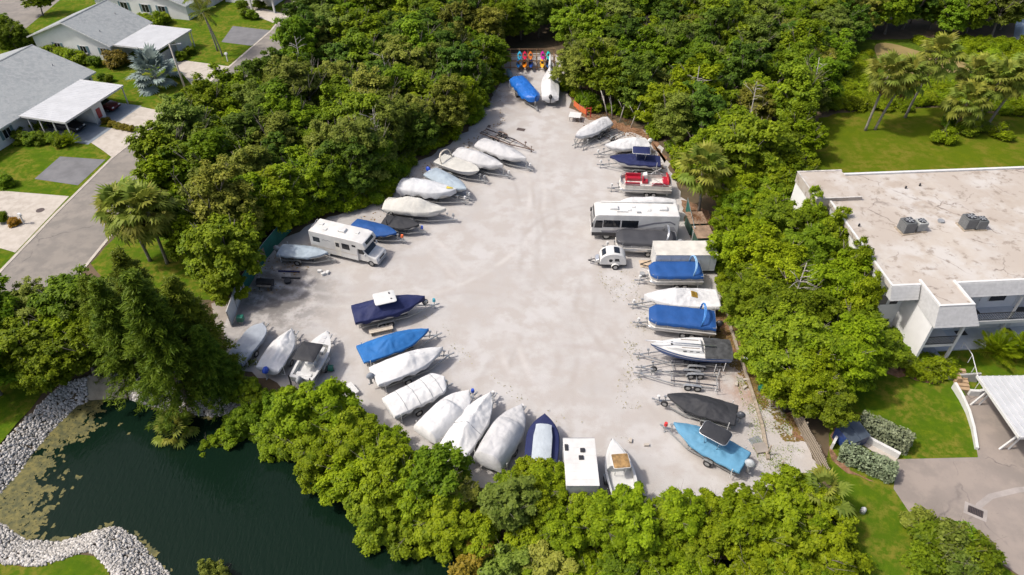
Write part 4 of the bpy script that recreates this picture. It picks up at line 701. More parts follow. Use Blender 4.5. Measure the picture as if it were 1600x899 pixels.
# --- pontoon boats
def pontoon(left,right,B,desc,label,cm=None,seats=None,arcm=ALU,h=.62,zr=1.3,motor=None,flip=False,tapern=.15,alean=-.5,ax=-.2,arch_on=True,railm=None):
    a=G(*right,zr); b=G(*left,zr); d=b-a; L=d.length; rz=math.atan2(d.y,d.x); c=(a+b)/2; o=thing('pontoon_boat',label,'boat',(c.x,c.y,.03),rz,'pontoon boats stored on the gravel yard')
    for s in(-1,1): mb=MB(); mb.tube([(-L/2,s*B*.33,.86),(L/2-.6,s*B*.33,.86),(L/2-.2,s*B*.33,.93),(L/2,s*B*.33,1.02)],[.28,.28,.17,.04],12); ob('pontoon',mb,ALU,o,True)
    mb=MB(); cr=.55; out=[(-L/2,-B/2),(L/2-cr,-B/2),(L/2-.12,-B/2+cr*.6),(L/2,-B/2+cr*1.4),(L/2,B/2-cr*1.4),(L/2-.12,B/2-cr*.6),(L/2-cr,B/2),(-L/2,B/2)]; mb.poly(out,1.13,1.24); ob('deck',mb,mat('deck_edge',(.55,.53,.49),.5),o)
    inn=[(x*.965,y*.94) for x,y in out]; rl=railm or ALU
    for i in range(len(inn)):
        p,q=inn[i],inn[(i+1)%len(inn)]; mb=MB(); k=max(1,int(math.dist(p,q)/.9))
        mb.bar((*p,1.24+h),(*q,1.24+h),.045); mb.bar((*p,1.28),(*q,1.28),.04)
        for j in range(k): mb.bar((p[0]+(q[0]-p[0])*j/k,p[1]+(q[1]-p[1])*j/k,1.24),(p[0]+(q[0]-p[0])*j/k,p[1]+(q[1]-p[1])*j/k,1.24+h),.04)
        ob('rail',mb,rl,o)
        ob('rail_panel',MB().bar((p[0],p[1],1.24+h*.42),(q[0],q[1],1.24+h*.42),.02,h*.62),mat('panel_cream',(.58,.55,.50),.5) if seats else mat('panel_grey',(.33,.32,.31),.5),o)
    if cm:
        n=40; m_=12; rows=[]
        for i in range(n+1):
            x=-L/2+.12+(L-.12)*i/n; e=max(0,(x-(L/2-1.0))/1.0); hw=B/2*.965*(1-.42*e**2.2)+.04; r=[]
            f=min(1,(i)/3,(n-i)/4); top=1.24+h+.05+.14*f
            r.append((x,-hw,1.24+h*.55+.04*math.sin(x*5)));
            for j in range(-m_,m_+1):
                u=j/m_; r.append((x,hw*u,top-.16*abs(u)**5*1.0+.03*noise.noise(Vector((x*1.5,u*2,seed_(desc))))+.05*(1-u*u)*math.sin(x*1.9)**2*f))
            r.append((x,hw,1.24+h*.55+.04*math.sin(x*5+1))); rows.append(r)
        mb=MB().rows(rows); mb.f.append(tuple(range(len(rows[0])))); mb.f.append(tuple(n*len(rows[0])+j for j in range(len(rows[0])))[::-1]); c_=ob('cover',mb,cm,o,True,angle=65)
    if arch_on: arch(o,L*ax,B*.47,1.24+h,1.25,alean,arcm,.055)
    if motor: outboard(o,-L/2-.05,1.2,motor,1.05)
    trailer((c.x,c.y,.03),rz,L,B*.8,desc,True,WHITE,1.2,True,None,.585,group='pontoon trailers',pole_h=1.9)
    return o,L
def seed_(s): return sum(map(ord,s))%50
SEAT=mat('red_vinyl',(.33,.012,.03),.4,.12,4)
o,L=pontoon((968,283),(1049,286),2.6,'open pontoon boat with red seats','open pontoon boat with red seats and white frames',None,SEAT,arch_on=False,zr=1.5)
def seat(o,x0,x1,y0,y1,back,m):
    s=ob('seat',MB().b2(x0,x1,y0,y1,1.25,1.62),m,o,bevel=.05)
    for q in back:
        bx={'l':(x0,x1,y1-.16,y1),'r':(x0,x1,y0,y0+.16),'f':(x1-.16,x1,y0,y1),'a':(x0,x0+.16,y0,y1)}[q]; ob('backrest',MB().b2(bx[0]+.003,bx[1]-.003,bx[2]+.003,bx[3]-.003,1.60,2.0),m,s,bevel=.05)
seat(o,L*.12,L*.40,.45,1.1,'l',SEAT); seat(o,L*.08,L*.38,-1.1,-.45,'r',SEAT); seat(o,-L*.42,-L*.12,.4,1.1,'l',SEAT); seat(o,-L*.05,L*.06,-.6,.1,'f',SEAT); seat(o,-L*.46,-L*.34,-1.1,.3,'a',SEAT)
ob('console',MB().prof([(-.35,1.24),(.35,1.24),(.25,2.1),(-.2,2.2)],-1.1,-.4),WHITE,o,bevel=.05)
for s in(-1,1): ob('canopy_pole',MB().tube([(-L*.1,s*1.15,1.85),(-L*.3,s*1.1,2.7)],.03,6),WHITE,o); ob('canopy_pole',MB().tube([(-L*.36,s*1.15,1.85),(-L*.12,s*1.1,2.6)],.03,6),WHITE,o)
arch(o,-L*.44,1.15,1.3,1.2,.2,RED,.04,'red_frame',False); arch(o,L*.36,.5,1.3,.9,.1,RED,.03,'red_frame',False)
pontoon((962,376),(1057,380),2.5,'black covered pontoon boat beside the long motorhome','pontoon boat under dark charcoal cover beside the long motorhome',mat('charcoal_canvas',(.040,.041,.047),.7,.1,1,.4,5,dist=.05),arcm=ALU,alean=-.4,ax=-.28,motor=GREYP)
pontoon((1014,428),(1096,428),2.4,'blue covered pontoon boat next to the white enclosed trailer','pontoon boat under royal blue cover, next to the white enclosed trailer',C_BLUE,arcm=mat('pale_blue_frame',(.22,.40,.60),.5),alean=-.35,ax=-.28)
pontoon((1013,496),(1118,507),2.5,'blue covered pontoon boat next to the blue hulled sailboat','pontoon boat under blue cover with black motor, next to blue hulled sailboat',C_BLUE,arcm=mat('blue_frame',(.05,.20,.50),.5),motor=BLACK,alean=-.3,ax=-.26)
# white covered cuddy with amber window
o,S,t=boat((1006,464),(1123,466),2.5,'tall white tented boat with amber window','tall white tented boat with an amber plastic window',C_WHITE,[(0,.06),(.2,.25),(.42,.75),(.60,1.0),(.72,.62),(1,.1)],e=1.25,zg=1.5,zr=1.5,peaks=(.6,.42),wr=.05,tandem=True,skirt=.5,folds=11)
am=mat('amber_window',(.28,.17,.02),.4,.5,3); mb=MB(); mb.rows([[Vector((S.x(t),S.w(t)*1.05*u,S.g(t)+.09+lerp_prof([(0,.06),(.2,.25),(.42,.75),(.60,1.0)],t)*(1-abs(u)**1.25))) for u in(-.1,.1,.25,.4)] for t in(.30,.33,.36,.39)]); ob('amber_window',mb,am,o,True)
# sailboat
HB=mat('blue_hull_paint',(.012,.06,.22),.3,.1); o,S,t=boat((1016,540),(1141,548),2.5,'blue hulled sailboat with white deck','blue hulled sailboat with white deck and black mesh over the cockpit',None,hm=HB,zg=1.75,zk=.75,zr=1.7,blunt=1.9,start=.35,tandem=True,name='sailboat',tong=1.2,jackm=None,sheer=.15)
rows=[]
for i in range(25):
    t=i/24*.995; w_=max(S.w(t),.02)+.01; x=S.x(t); g=S.g(t)+.012; c=.32*max(0,min(1,(t-.34)/.02))*max(0,min(1,(.86-t)/.16)); wc=min(w_*.68,.78)
    rows.append([(x,w_,g),(x,w_*.985,g+.05),(x,w_*.93,g+.02),(x,wc,g+.03),(x,wc*.9,g+.03+c),(x,0,g+.07+c*1.12),(x,-wc*.9,g+.03+c),(x,-wc,g+.03),(x,-w_*.93,g+.02),(x,-w_*.985,g+.05),(x,-w_,g)])
ob('deck',MB().rows(rows),WHITE,o,True,angle=35)
for t in(.42,.50,.58):
    for s in(-1,1): ob('porthole',MB().box((S.x(t),s*.735,S.g(t)+.2),(.3,.03,.1)),GLASS,o)
ob('hatch',MB().box((S.x(.72),0,S.g(.72)+.34),(.42,.42,.06)),GLASS,o,bevel=.01); mb=MB(); mb.tube([(S.x(.2),.28,S.zg+.62),(S.x(1.08),.28,S.zg+.80)],.06,8); ob('mast',mb,ALU,o,True)
mb=MB(); [mb.bar((S.x(.4),s*.5,S.g(.5)+.42),(S.x(.62),s*.5,S.g(.6)+.42),.03) for s in(-1,1)]; ob('grab_rail',mb,BROWNW,o)
mb=MB(); mb.rows([[(S.x(t)+.0,S.w(t)*1.03*u,S.g(t)+.07+.42*(1-abs(u)**1.6)*(1 if t>.02 else .7)+.03*math.sin(t*40+u*5)) for u in[-1+2*j/14 for j in range(15)]] for t in[-.01+.345*i/14 for i in range(15)]]); ob('mesh_cover',mb,mat('black_mesh',(.045,.047,.048),.9,.35,2.5,.3,6),o,True)
rows=[[(S.x(i/20)-.03,s*(max(S.w(i/20),.02)*.985+.008),S.g(i/20)-.16-dz) for dz in(0,.07)] for i in range(21) for s in(1,)]; ob('stripe',MB().rows(rows),WHITE,o); rows=[[(S.x(i/20)-.03,-(max(S.w(i/20),.02)*.985+.008),S.g(i/20)-.16-dz) for dz in(0,.07)] for i in range(21)]; ob('stripe',MB().rows(rows),WHITE,o)
# empty trailers with bunks
for (p,q,lb) in [((1138,582),(1006,580),'empty trailer with dark carpet bunks below the sailboat'),((1138,606),(1003,590),'second empty trailer with carpet bunks, next to the black covered boat')]:
    a=G(*p);b=G(*q);d=b-a; trailer(((a.x+b.x)/2,(a.y+b.y)/2,.03),math.atan2(d.y,d.x),d.length-1.5,1.9,'',True,None,1.4,True,label=lb,group='empty trailers',empty=True,spare=(p[1]==582))
boat((1042,620),(1151,650),2.15,'black tented boat with dark outboard','boat under black tented cover with dark outboard motor',C_BLACK,[(0,.12),(.42,.62),(1,.05)],e=1.1,zg=1.25,zr=1.2,motor=mat('dark_motor',(.05,.055,.065),.35),peaks=(.42,),folds=14,wr=.05,spare=True,tong=1.0,hm=mat('green_hull',(.10,.15,.13),.4))
o,S,t=boat((1052,664),(1164,724),2.3,'pale blue covered boat with black top','boat under pale blue cover with arched black top',C_PALE,[(0,.12),(.42,.5),(.7,.3),(1,.05)],e=1.3,zg=1.3,zr=1.25,motor=mat('pale_motor',(.36,.38,.39),.6),peaks=(.45,),folds=13,wr=.05,jackm=RED,tong=.9,msc=1.15); slab_top(o,-S.L*.05,2.75,2.2,1.5,C_BLACK,'canvas_top',ALU,1.5,.3,.10,edge=ALU)
# --- lower left row
boat((411,508),(364,566),1.9,'small flat grey covered skiff by the white gate','small skiff under flat slate grey cover by the white gate',C_GREY,[(0,.06),(.4,.10),(1,.03)],e=2.5,zg=1.0,zr=1.0,blunt=4,start=.6,tong=.6,jackm=None,zk=.6,skirt=.3)
boat((457,517),(418,577),2.2,'white tarped boat with bright blue motor cover','boat under crumpled white tarp with bright blue motor cover',C_WHITE,[(0,.1),(.25,.3),(.55,.65),(.8,.4),(1,.1)],e=1.3,zg=1.35,zr=1.35,motor=BLUEB,peaks=(.55,),wr=.06,jackm=None,tong=.7,folds=8)
o,S,t=boat((512,520),(470,592),2.3,'open white boat with black canopy','open white fishing boat with square black canopy',None,zg=1.35,zr=1.35,motor=GREYP,name='fishing_boat',jackm=None,tong=.5,start=.5,poles=False); open_deck(S,o,WHITE,(.05,.72),.45,.2)
ob('console',MB().prof([(-.35,.92),(.25,.92),(.15,1.75),(-.15,1.8)],-.35,.35),WHITE,o,bevel=.04); ob('seat',MB().b2(-1.1,-.6,-.45,.45,.92,1.35),WHITE,o,bevel=.05); ob('bench',MB().b2(S.x(.07),S.x(.14),-.7,.7,.92,1.3),WHITE,o,bevel=.05); ob('bow_seat',MB().b2(S.x(.58),S.x(.70),-.55,.55,.92,1.28),WHITE,o,bevel=.05)
for t in(.78,.86): ob('hatch',MB().box((S.x(t),0,S.g(t)+.07),(.4,.5,.03)),mat('hatch_grey',(.5,.5,.5),.5),o,bevel=.01)
slab_top(o,-S.L*.15,2.55,2.1,1.9,C_BLACK,'canopy',ALU,1.35,.12,.1,edge=BLACK)
for s in(-1,1): ob('power_pole',MB().bar((S.x(-.03),s*.95,.5),(S.x(-.03),s*.95,1.75),.09),BLACK,o)
o,S,t=boat((664,466),(552,491),2.5,'navy boat with white hard top','boat under navy cover with white hard top standing proud',C_NAVY,[(0,.15),(.12,.35),(.32,.95),(.55,.9),(.8,.3),(1,.05)],e=1.35,zg=1.6,zr=1.6,tandem=True,peaks=(.35,),wr=.05,skirt=.35,jackm=mat('turquoise_plastic',(.05,.30,.38),.5),spare=True,tong=1.2,poles=False); slab_top(o,-S.L*.05,2.68,2.0,1.7,WHITE,'hard_top',None,1.6,.22,.05); mb=MB(); [mb.cyl((-S.L*.05+.55,y,2.77),.08,.05,8) for y in(-.4,)]; mb.box((-S.L*.05+.5,.4,2.8),(.12,.2,.1)); ob('antenna_mount',mb,BLACK,o)
boat((670,517),(563,554),2.3,'mid blue tented boat','boat under mid blue tented cover beside the navy boat',C_SKY,[(0,.1),(.15,.2),(.42,.8),(.62,.55),(1,.05)],e=1.25,zg=1.35,zr=1.35,peaks=(.42,),wr=.06,jackm=None,tong=1.1,folds=10)
boat((692,546),(584,588),2.3,'white tented boat with grey motor cover','boat under white tented cover with grey motor cover',C_WHITE,[(0,.12),(.2,.25),(.52,.85),(.62,.6),(1,.1)],e=1.25,zg=1.45,zr=1.45,motor=mat('grey_motor_cover',(.22,.24,.27),.7),peaks=(.55,),wr=.05,jackm=None,tong=.9,skirt=.4)
boat((695,594),(607,637),2.35,'white strapped pontoon beside the grey motored boat','blunt boat under white cover bound with grey straps',C_WHITE,[(0,.2),(.3,.45),(.75,.4),(1,.25)],e=2.2,zg=1.4,zr=1.4,blunt=6,start=.65,straps=(.22,.44,.66,.84),peaks=(.4,.7),wr=.05,jackm=None,tong=.6,skirt=.35)
boat((733,613),(664,678),2.5,'white covered boat with broad flat top','white covered boat with broad flat raised stern',C_WHITE,[(0,.75),(.5,.95),(.58,.85),(.66,.35),(1,.1)],e=3.0,zg=1.35,zr=1.4,blunt=3.2,peaks=(.6,),jackm=BLUEB,tong=.9,skirt=.45)
boat((767,616),(705,708),2.4,'white ridged boat with seamed cover','white boat with sharp ridged cover and stitched seams',C_WHITE,[(0,.15),(.36,1.0),(.62,.7),(1,.08)],e=1.1,zg=1.45,zr=1.45,straps=(.38,),peaks=(.36,.6),wr=.06,folds=13,tong=.9,skirt=.45)
boat((815,634),(762,722),2.5,'grey covered boat with flat raised top','boat under grey cover with long flat raised top',C_LGREY,[(0,1.0),(.55,1.15),(.62,.95),(.68,.4),(1,.08)],e=3.6,zg=1.4,zr=1.5,blunt=2.8,peaks=(.75,),wr=.05,tong=.7,skirt=.6)
o,S,t=boat((851,650),(845,726),2.45,'navy decked boat with white console hood','white edged boat with navy cover and pale grey hood',C_NAVY,[(0,.05),(.5,.10),(1,.04)],e=2.2,zg=1.5,zr=1.5,skirt=.04,blunt=2.6,tong=.1,jackm=None,wr=.02); mb=MB(); mb.rows([[(x,y*(1 if x<.5 else .85),1.55+h) for y,h in((-.75,0),(-.72,.4),(-.35,.52),(.35,.52),(.72,.4),(.75,0))] for x in(-2.4,-1.2,0,.75,1.05)]); mb.f.append(tuple(4*6+j for j in range(6))); ob('console_hood',mb,cloth('pale_grey_hood',(.36,.40,.43)),o,True,angle=40)
o,S,t=boat((957,688),(977,772),2.2,'white boat with brown hatch top','white boat with weathered brown hatch top on a frame',None,zg=1.35,zr=1.35,name='cuddy_boat',jackm=RED,tong=.15,blunt=2.2,start=.35); open_deck(S,o,WHITE,(.05,.46),.45,.15)
rows=[]
for i in range(12):
    t=.46+(.90-.46)*i/11; w_=S.w(t)*.8; z=S.g(t)+.02; c=.32*min(1,(.93-t)/.25); rows.append([(S.x(t),w_,z),(S.x(t),w_*.8,z+c),(S.x(t),0,z+c*1.15),(S.x(t),-w_*.8,z+c),(S.x(t),-w_,z)])
mb=MB().rows(rows); mb.f.append((0,1,2,3,4)); ob('cabin_top',mb,WHITE,o,True,angle=40)
slab_top(o,-S.L*.06,2.35,1.25,1.25,mat('brown_stained_top',(.25,.15,.055),.7,.45,2.5),'hard_top',ALU,1.0,.1,.03,edge=WHITE)
# ---------------------------------------------------------------- motorhomes, campers, cars
RVW=mat('motorhome_white',(.56,.555,.535),.4,.12,.7,detail=8); RVS=mat('stripe_grey',(.20,.20,.22),.4); RVB=mat('stripe_black',(.03,.03,.035),.4); BEIGE=mat('beige_stripe',(.48,.43,.36),.5)
def place(front,rear,z):
    a=G(*rear,z);b=G(*front,z);d=b-a; return (a+b)/2,d.length,math.atan2(d.y,d.x)
def side_poly(par,name,pts,y,m,pr=.006):                 # flat panel on a vehicle side, a few mm proud
    s=1 if y>0 else -1; mb=MB(); mb.prof(pts,y-s*.02,y+s*pr); return ob(name,mb,m,par)
# long motorhome
c,L,rz=place((925,325),(1061,328),3.3); rv=thing('motorhome','long white bus style motorhome with grey and black swoosh','motorhome',(c.x,c.y,.03),rz); h=L/2; W=1.25
ob('body',MB().prof([(-h,.55),(-h,3.15),(-h+.12,3.28),(h-.7,3.28),(h-.35,3.15),(h-.12,2.5),(h,1.5),(h,.9),(h-.1,.5)],-W,W),RVW,rv,True,.07,angle=40)
mb=MB(); mb.prof([(h-.31,2.98),(h-.115,2.42),(h-.005,1.55),(h+.012,1.55),(h-.10,2.44),(h-.29,2.99)],-W*.94,W*.94); ob('windscreen',mb,GLASS,rv)
for s in(-1,1):
    y=s*W; side_poly(rv,'window',[(h-.3,1.6),(h-.42,2.55),(h-1.15,2.55),(h-1.15,1.6)],y,GLASS)
    for x0,x1 in((h-3.0,h-1.22),(h-4.9,h-3.15)): side_poly(rv,'window',[(x0,1.7),(x1,1.7),(x1,2.6),(x0,2.6)],y,GLASS,.012)
    side_poly(rv,'stripe',[(h-1.2,1.0),(h-2.6,1.0),(h-4.6,1.6),(h-6.6,2.2),(-h+1.0,2.45),(-h+.4,2.1),(-h+.4,2.3),(-h+1.0,2.62),(h-6.6,2.42),(h-4.5,1.85),(h-2.4,1.3),(h-1.0,1.25)],y,RVS,.008)
    side_poly(rv,'stripe',[(h-2.8,.62),(h-5.0,1.38),(h-7.0,1.9),(-h+.5,1.9),(-h+.06,1.2),(-h+.06,.62)],y,mat('pale_grey_stripe',(.36,.36,.37),.4),.004); side_poly(rv,'skirt',[(h-.10,.56),(h-3.4,.56),(h-2.9,.95),(h-1.6,1.02),(h-.05,1.0)],y,RVB,.009)
    for x in(h-1.7,-h+2.4): wheel(rv,x,s*(W-.16),.46,.28)
    mb=MB(); mb.box((h-.05,s*(W+.2),2.1),(.16,.2,.42)); mb.bar((h-.2,s*W,2.5),(h-.06,s*(W+.18),2.3),.04); ob('mirror',mb,BLACK,rv)
    ob('headlight',MB().box((h+.005,s*.85,.95),(.03,.36,.16)),mat('headlamp_glass',(.7,.7,.7),.1),rv)
for x in(h-2.3,-h+1.7): ob('air_conditioner',MB().prof([(x-.5,3.26),(x+.5,3.26),(x+.4,3.5),(x-.45,3.52)],-.36,.36),WHITE,rv,bevel=.05)
for x,y in((h-3.9,.3),(.2,-.3),(-h+3.2,.25)): ob('roof_vent',MB().box((x,y,3.32),(.38,.38,.12)),WHITE,rv,bevel=.02)
ob('satellite_dish',MB().box((-.3,.75,3.33),(.45,.22,.14)),GREYP,rv,bevel=.03); mb=MB(); mb.tube([(h-1.0,-1.12,3.36),(-h+.5,-1.12,3.36)],.07,8); ob('awning',mb,WHITE,rv,True); mb=MB(); mb.box((h-3.2,.7,3.34),(1.2,.05,.05)); ob('antenna',mb,GREYP,rv)
mb=MB(); [mb.bar((-h-.06,y,.6),(-h-.06,y,3.4),.04) for y in(-.2-.6,.2-.6)]; [mb.bar((-h-.06,-.8,z),(-h-.06,-.4,z),.03) for z in(.9,1.3,1.7,2.1,2.5,2.9,3.3)]; ob('ladder',mb,ALU,rv)
# smaller cab-over motorhome
c,L,rz=place((577,371),(491,351),3.0); L+=.1; rv=thing('motorhome','small white cab over motorhome with dark windows','motorhome',(c.x,c.y,.03),rz); h=L/2; W=1.15
ob('body',MB().prof([(-h,.5),(-h,2.95),(-h+.08,3.0),(h-.8,3.0),(h-.25,2.85),(h,2.45),(h-.06,2.08),(h-.95,2.02),(h-1.0,.5)],-W,W),RVW,rv,True,.06,angle=40)
ob('cab',MB().prof([(h-1.02,.48),(h-1.02,2.03),(h-.55,2.03),(h+.05,1.32),(h+.95,1.12),(h+1.08,.95),(h+1.1,.48)],-W*.86,W*.86),RVW,rv,True,.07,angle=40)
mb=MB(); mb.prof([(h-.52,2.0),(h+.03,1.36),(h+.06,1.38),(h-.50,2.02)],-W*.76,W*.76); ob('windscreen',mb,GLASS,rv)
mb=MB(); mb.prof([(h-.20,2.80),(h-.03,2.52),(h+.0,2.54),(h-.17,2.82)],-W*.62,W*.62); ob('cab_over_window',mb,GLASS,rv)
for s in(-1,1):
    y=s*W
    for x0,x1,z0,z1 in((-h+.4,-h+1.2,1.75,2.35),(h-2.75,h-1.85,1.65,2.35),(h-1.55,h-1.1,2.2,2.45)): side_poly(rv,'window',[(x0,z0),(x1,z0),(x1,z1),(x0,z1)],y,GLASS)
    side_poly(rv,'window',[(h-.95,1.35),(h-.15,1.35),(h-.5,1.92),(h-.95,1.92)],s*W*.86,GLASS)
    if s<0: d=side_poly(rv,'door',[(h-3.55,.6),(h-2.95,.6),(h-2.95,2.4),(h-3.55,2.4)],y-.008,mat('door_cream',(.6,.58,.52),.5)); side_poly(d,'door_window',[(h-3.45,1.75),(h-3.05,1.75),(h-3.05,2.25),(h-3.45,2.25)],y-.022,GLASS)
    side_poly(rv,'stripe',[(-h+.1,1.15),(h-1.1,1.15),(h-1.1,1.22),(-h+.1,1.22)],y,BEIGE); side_poly(rv,'emblem',[(-h+1.5,2.1),(-h+1.75,2.2),(-h+1.95,2.12),(-h+2.2,2.22),(-h+2.5,2.13),(-h+2.5,2.17),(-h+2.2,2.29),(-h+1.95,2.18),(-h+1.75,2.28),(-h+1.5,2.16)],y,RVS)
    for x in(h+.35,-h+1.75): wheel(rv,x,s*(W*.86-.1),.37,.24)
    mb=MB(); mb.box((h-.1,s*(W+.08),1.5),(.12,.18,.3)); mb.bar((h-.1,s*W*.84,1.4),(h-.1,s*(W+.05),1.45),.04); ob('mirror',mb,WHITE,rv); ob('headlight',MB().box((h+1.1,s*.75,.82),(.03,.26,.16)),MATS['headlamp_glass'],rv)
ob('bumper',MB().box((h+1.12,0,.5),(.14,1.9,.2)),GREYP,rv,bevel=.04); ob('grille',MB().box((h+1.09,0,.85),(.03,.9,.22)),BLACK,rv)
ob('air_conditioner',MB().prof([(-.3,2.98),(.6,2.98),(.5,3.22),(-.25,3.24)],-.33,.33),WHITE,rv,bevel=.05)
for x,y in((-h+.8,.3),(h-1.5,.2),(-h+1.6,-.4)): ob('roof_vent',MB().box((x,y,3.04),(.36,.36,.1)),WHITE,rv,bevel=.02)
mb=MB(); [mb.bar((-h-.05,y,.9),(-h-.05,y,3.12),.035) for y in(.4,.8)]; [mb.bar((-h-.05,.4,z),(-h-.05,.8,z),.03) for z in(1.1,1.5,1.9,2.3,2.7,3.1)]; mb.bar((-h+.05,.4,3.1),(-h+.05,-.6,3.1),.03); ob('ladder',mb,ALU,rv)
# teardrop camper
c=G(956,413); t=thing('teardrop_camper','small white teardrop camper trailer with round porthole','camper',(c.x,c.y,.03),R(178)); h=1.35
pr=[(h,.5)]+[(h*math.cos(R(a)) if a<90 else h*1.0*math.cos(R(a)),.62+1.25*math.sin(R(a))**.75) for a in range(8,180,12)]+[(-h,.5)]; ob('body',MB().prof(pr,-.78,.78),WHITE,t,True,.05,angle=35)
zt=lambda a:(h*math.cos(R(a)),.62+1.25*math.sin(R(a))**.75)
for a0,a1 in((32,56),(92,118)):
    mb=MB(); mb.rows([[(zt(a)[0]*1.006,y,zt(a)[1]+.018) for y in(-.5,.5)] for a in np.linspace(a0,a1,5)]); ob('skylight',mb,GLASS,t)
for s in(-1,1):
    n=16; mb=MB(); mb.add([(.25+.2*math.cos(6.283*i/n),s*.79,1.05+.2*math.sin(6.283*i/n)) for i in range(n)],[tuple(range(n))]); ob('porthole',mb,GLASS,t); side_poly(t,'window',[(-.65,.95),(-.15,.95),(-.15,1.3),(-.55,1.3)],s*.785,GLASS)
    side_poly(t,'door',[(-.05,.6),(.6,.6),(.62,1.3),(.4,1.5),(.1,1.52),(-.05,1.3)],s*.782,mat('cream_panel',(.62,.61,.58),.4)); wheel(t,-.25,s*.9,.32,.2); mb=MB(); mb.rows([[(-.25+.42*math.cos(R(a)),s*y,.33+.40*math.sin(R(a))) for y in(.79,1.03)] for a in range(0,181,20)]); ob('fender',mb,WHITE,t)
mb=MB(); mb.b2(-h-.05,h,-.78,.78,.40,.50); [mb.bar((h-.1,s*.5,.44),(h+1.15,0,.44),.07) for s in(-1,1)]; ob('frame',mb,BLACK,t); ob('tongue_box',MB().prof([(h+.06,.48),(h+.45,.48),(h+.4,.8),(h+.06,.95)],-.45,.45),ALU,t,bevel=.02); mb=MB(); mb.bar((h+.85,.0,.03),(h+.85,0,.85),.06); ob('jack',mb,GALV,t)
# enclosed white trailer
a=G(1023,388,2.55);b=G(1118,388,2.55); L=(b-a).length; t=thing('enclosed_trailer','long white enclosed cargo trailer with flat dusty roof','trailer',((a.x+b.x)/2,(a.y+b.y)/2,.03),R(180)); h=L/2; DUST=mat('dusty_white_roof',(.50,.48,.43),.7,.15,.8); PALEG=mat('pale_grey_wall',(.50,.53,.56),.5,.06)
ob('box',MB().b2(-h,h,-1.15,1.15,.5,2.5),PALEG,t,bevel=.03); ob('roof',MB().b2(-h-.03,h+.03,-1.19,1.19,2.505,2.57),DUST,t,bevel=.02); ob('front_panel',MB().b2(h+.005,h+.02,-1.1,1.1,.52,2.45),RVW,t)
for i in range(6): ob('side_seam',MB().b2(-h+.7+i*(L-1.2)/5-.015,-h+.7+i*(L-1.2)/5+.015,1.15,1.165,.52,2.48),ALU,t); 
mb=MB(); [mb.bar((h-.1,s*.6,.45),(h+1.2,0,.45),.08) for s in(-1,1)]; mb.b2(-h,h,-.9,.9,.36,.48); ob('frame',mb,BLACK,t)
for s in(-1,1):
    for x in(-.5,.35): wheel(t,x,s*1.0,.34,.22)
# box trailer among the boats
a=G(908,752,2.7);b=G(906,681,2.7); c=(a+b)/2; L=(b-a).length+.1; t=thing('box_trailer','white flat roofed box trailer with black roof vents','trailer',(c.x,c.y-.3,.03),R(90)); h=L/2; W=1.16
ob('box',MB().b2(-h,h,-W,W,.55,2.6),mat('trailer_grey_side',(.38,.39,.40),.5),t,bevel=.03); ob('roof',MB().b2(-h-.02,h+.02,-W-.04,W+.04,2.604,2.66),RVW,t,bevel=.02); ob('front_trim',MB().b2(h+.02,h+.07,-W-.03,W+.03,2.50,2.665),GREYP,t)
for k in range(5): xx=-h+.5+k*(L-.6)/5; ob('roof_seam',MB().b2(xx-.02,xx+.02,-W,W,2.661,2.672),RVW,t)
for x,y,n_ in((h-.85,.98,'roof_fan'),(h-1.1,-.2,'roof_vent'),(h-1.75,-.05,'roof_vent')): ob(n_,MB().box((x,y,2.71),((.55,.26,.12) if n_=='roof_fan' else (.36,.36,.12))),BLACK,t,bevel=.04)
for s in(-1,1):
    for x in(-.6,.25): wheel(t,x,s*(W-.13),.34,.22)
    ob('marker_rail',MB().b2(-h+.1,h-.1,s*W-.02 if s<0 else W,s*W if s<0 else W+.02,.6,.72),BLACK,t)
mb=MB(); [mb.bar((h-.1,s*.5,.45),(h+.9,0,.45),.08) for s in(-1,1)]; mb.b2(-h,h,-.8,.8,.40,.54); ob('frame',mb,BLACK,t); mb=MB(); mb.bar((h+.6,0,.03),(h+.6,0,.8),.06); ob('jack',mb,GALV,t); mb=MB(); mb.dome((h+.6,0,.8),.2,.2,.3,8,4); ob('jack_cover',mb,ORANGE,t)
# smooth white covered hull beyond the motorhome
boat((964,314),(1056,315),1.8,'smooth white covered boat beyond the long motorhome','smooth white covered boat squeezed beyond the long motorhome',C_SHRINK,[(0,.7),(.4,1.0),(.75,.85),(1,.2)],e=2.6,zg=1.6,zr=2.2,blunt=3.0,skirt=.5,tandem=True,tong=1.3,wr=.03)
# cars under the carport
def car(loc,rz,m,label,L=4.5,W=.88):
    t=thing('car',label,'car',loc,rz); h=L/2
    ob('body',MB().prof([(-h,.3),(-h-.02,.75),(-h+.12,.92),(-h+.9,.98),(h-1.3,.96),(h-.25,.78),(h,.62),(h,.3)],-W,W),m,t,True,.08,angle=40); ob('cabin',MB().prof([(-h+.55,.94),(-h+1.1,1.42),(h-2.2,1.45),(h-1.35,.94)],-W*.84,W*.84),GLASS,t,True,.08,angle=40); ob('roof',MB().prof([(-h+1.12,1.425),(-h+1.3,1.49),(h-2.4,1.5),(h-2.2,1.455)],-W*.74,W*.74),m,t,True,.02,angle=40)
    for s in(-1,1):
        for x in(h-.85,-h+.8): wheel(t,x,s*(W-.1),.33,.2)
        ob('tail_light',MB().box((-h-.02,s*.65,.72),(.03,.3,.12)),RED,t); ob('headlight',MB().box((h-.04,s*.62,.66),(.12,.3,.12)),MATS['headlamp_glass'],t)
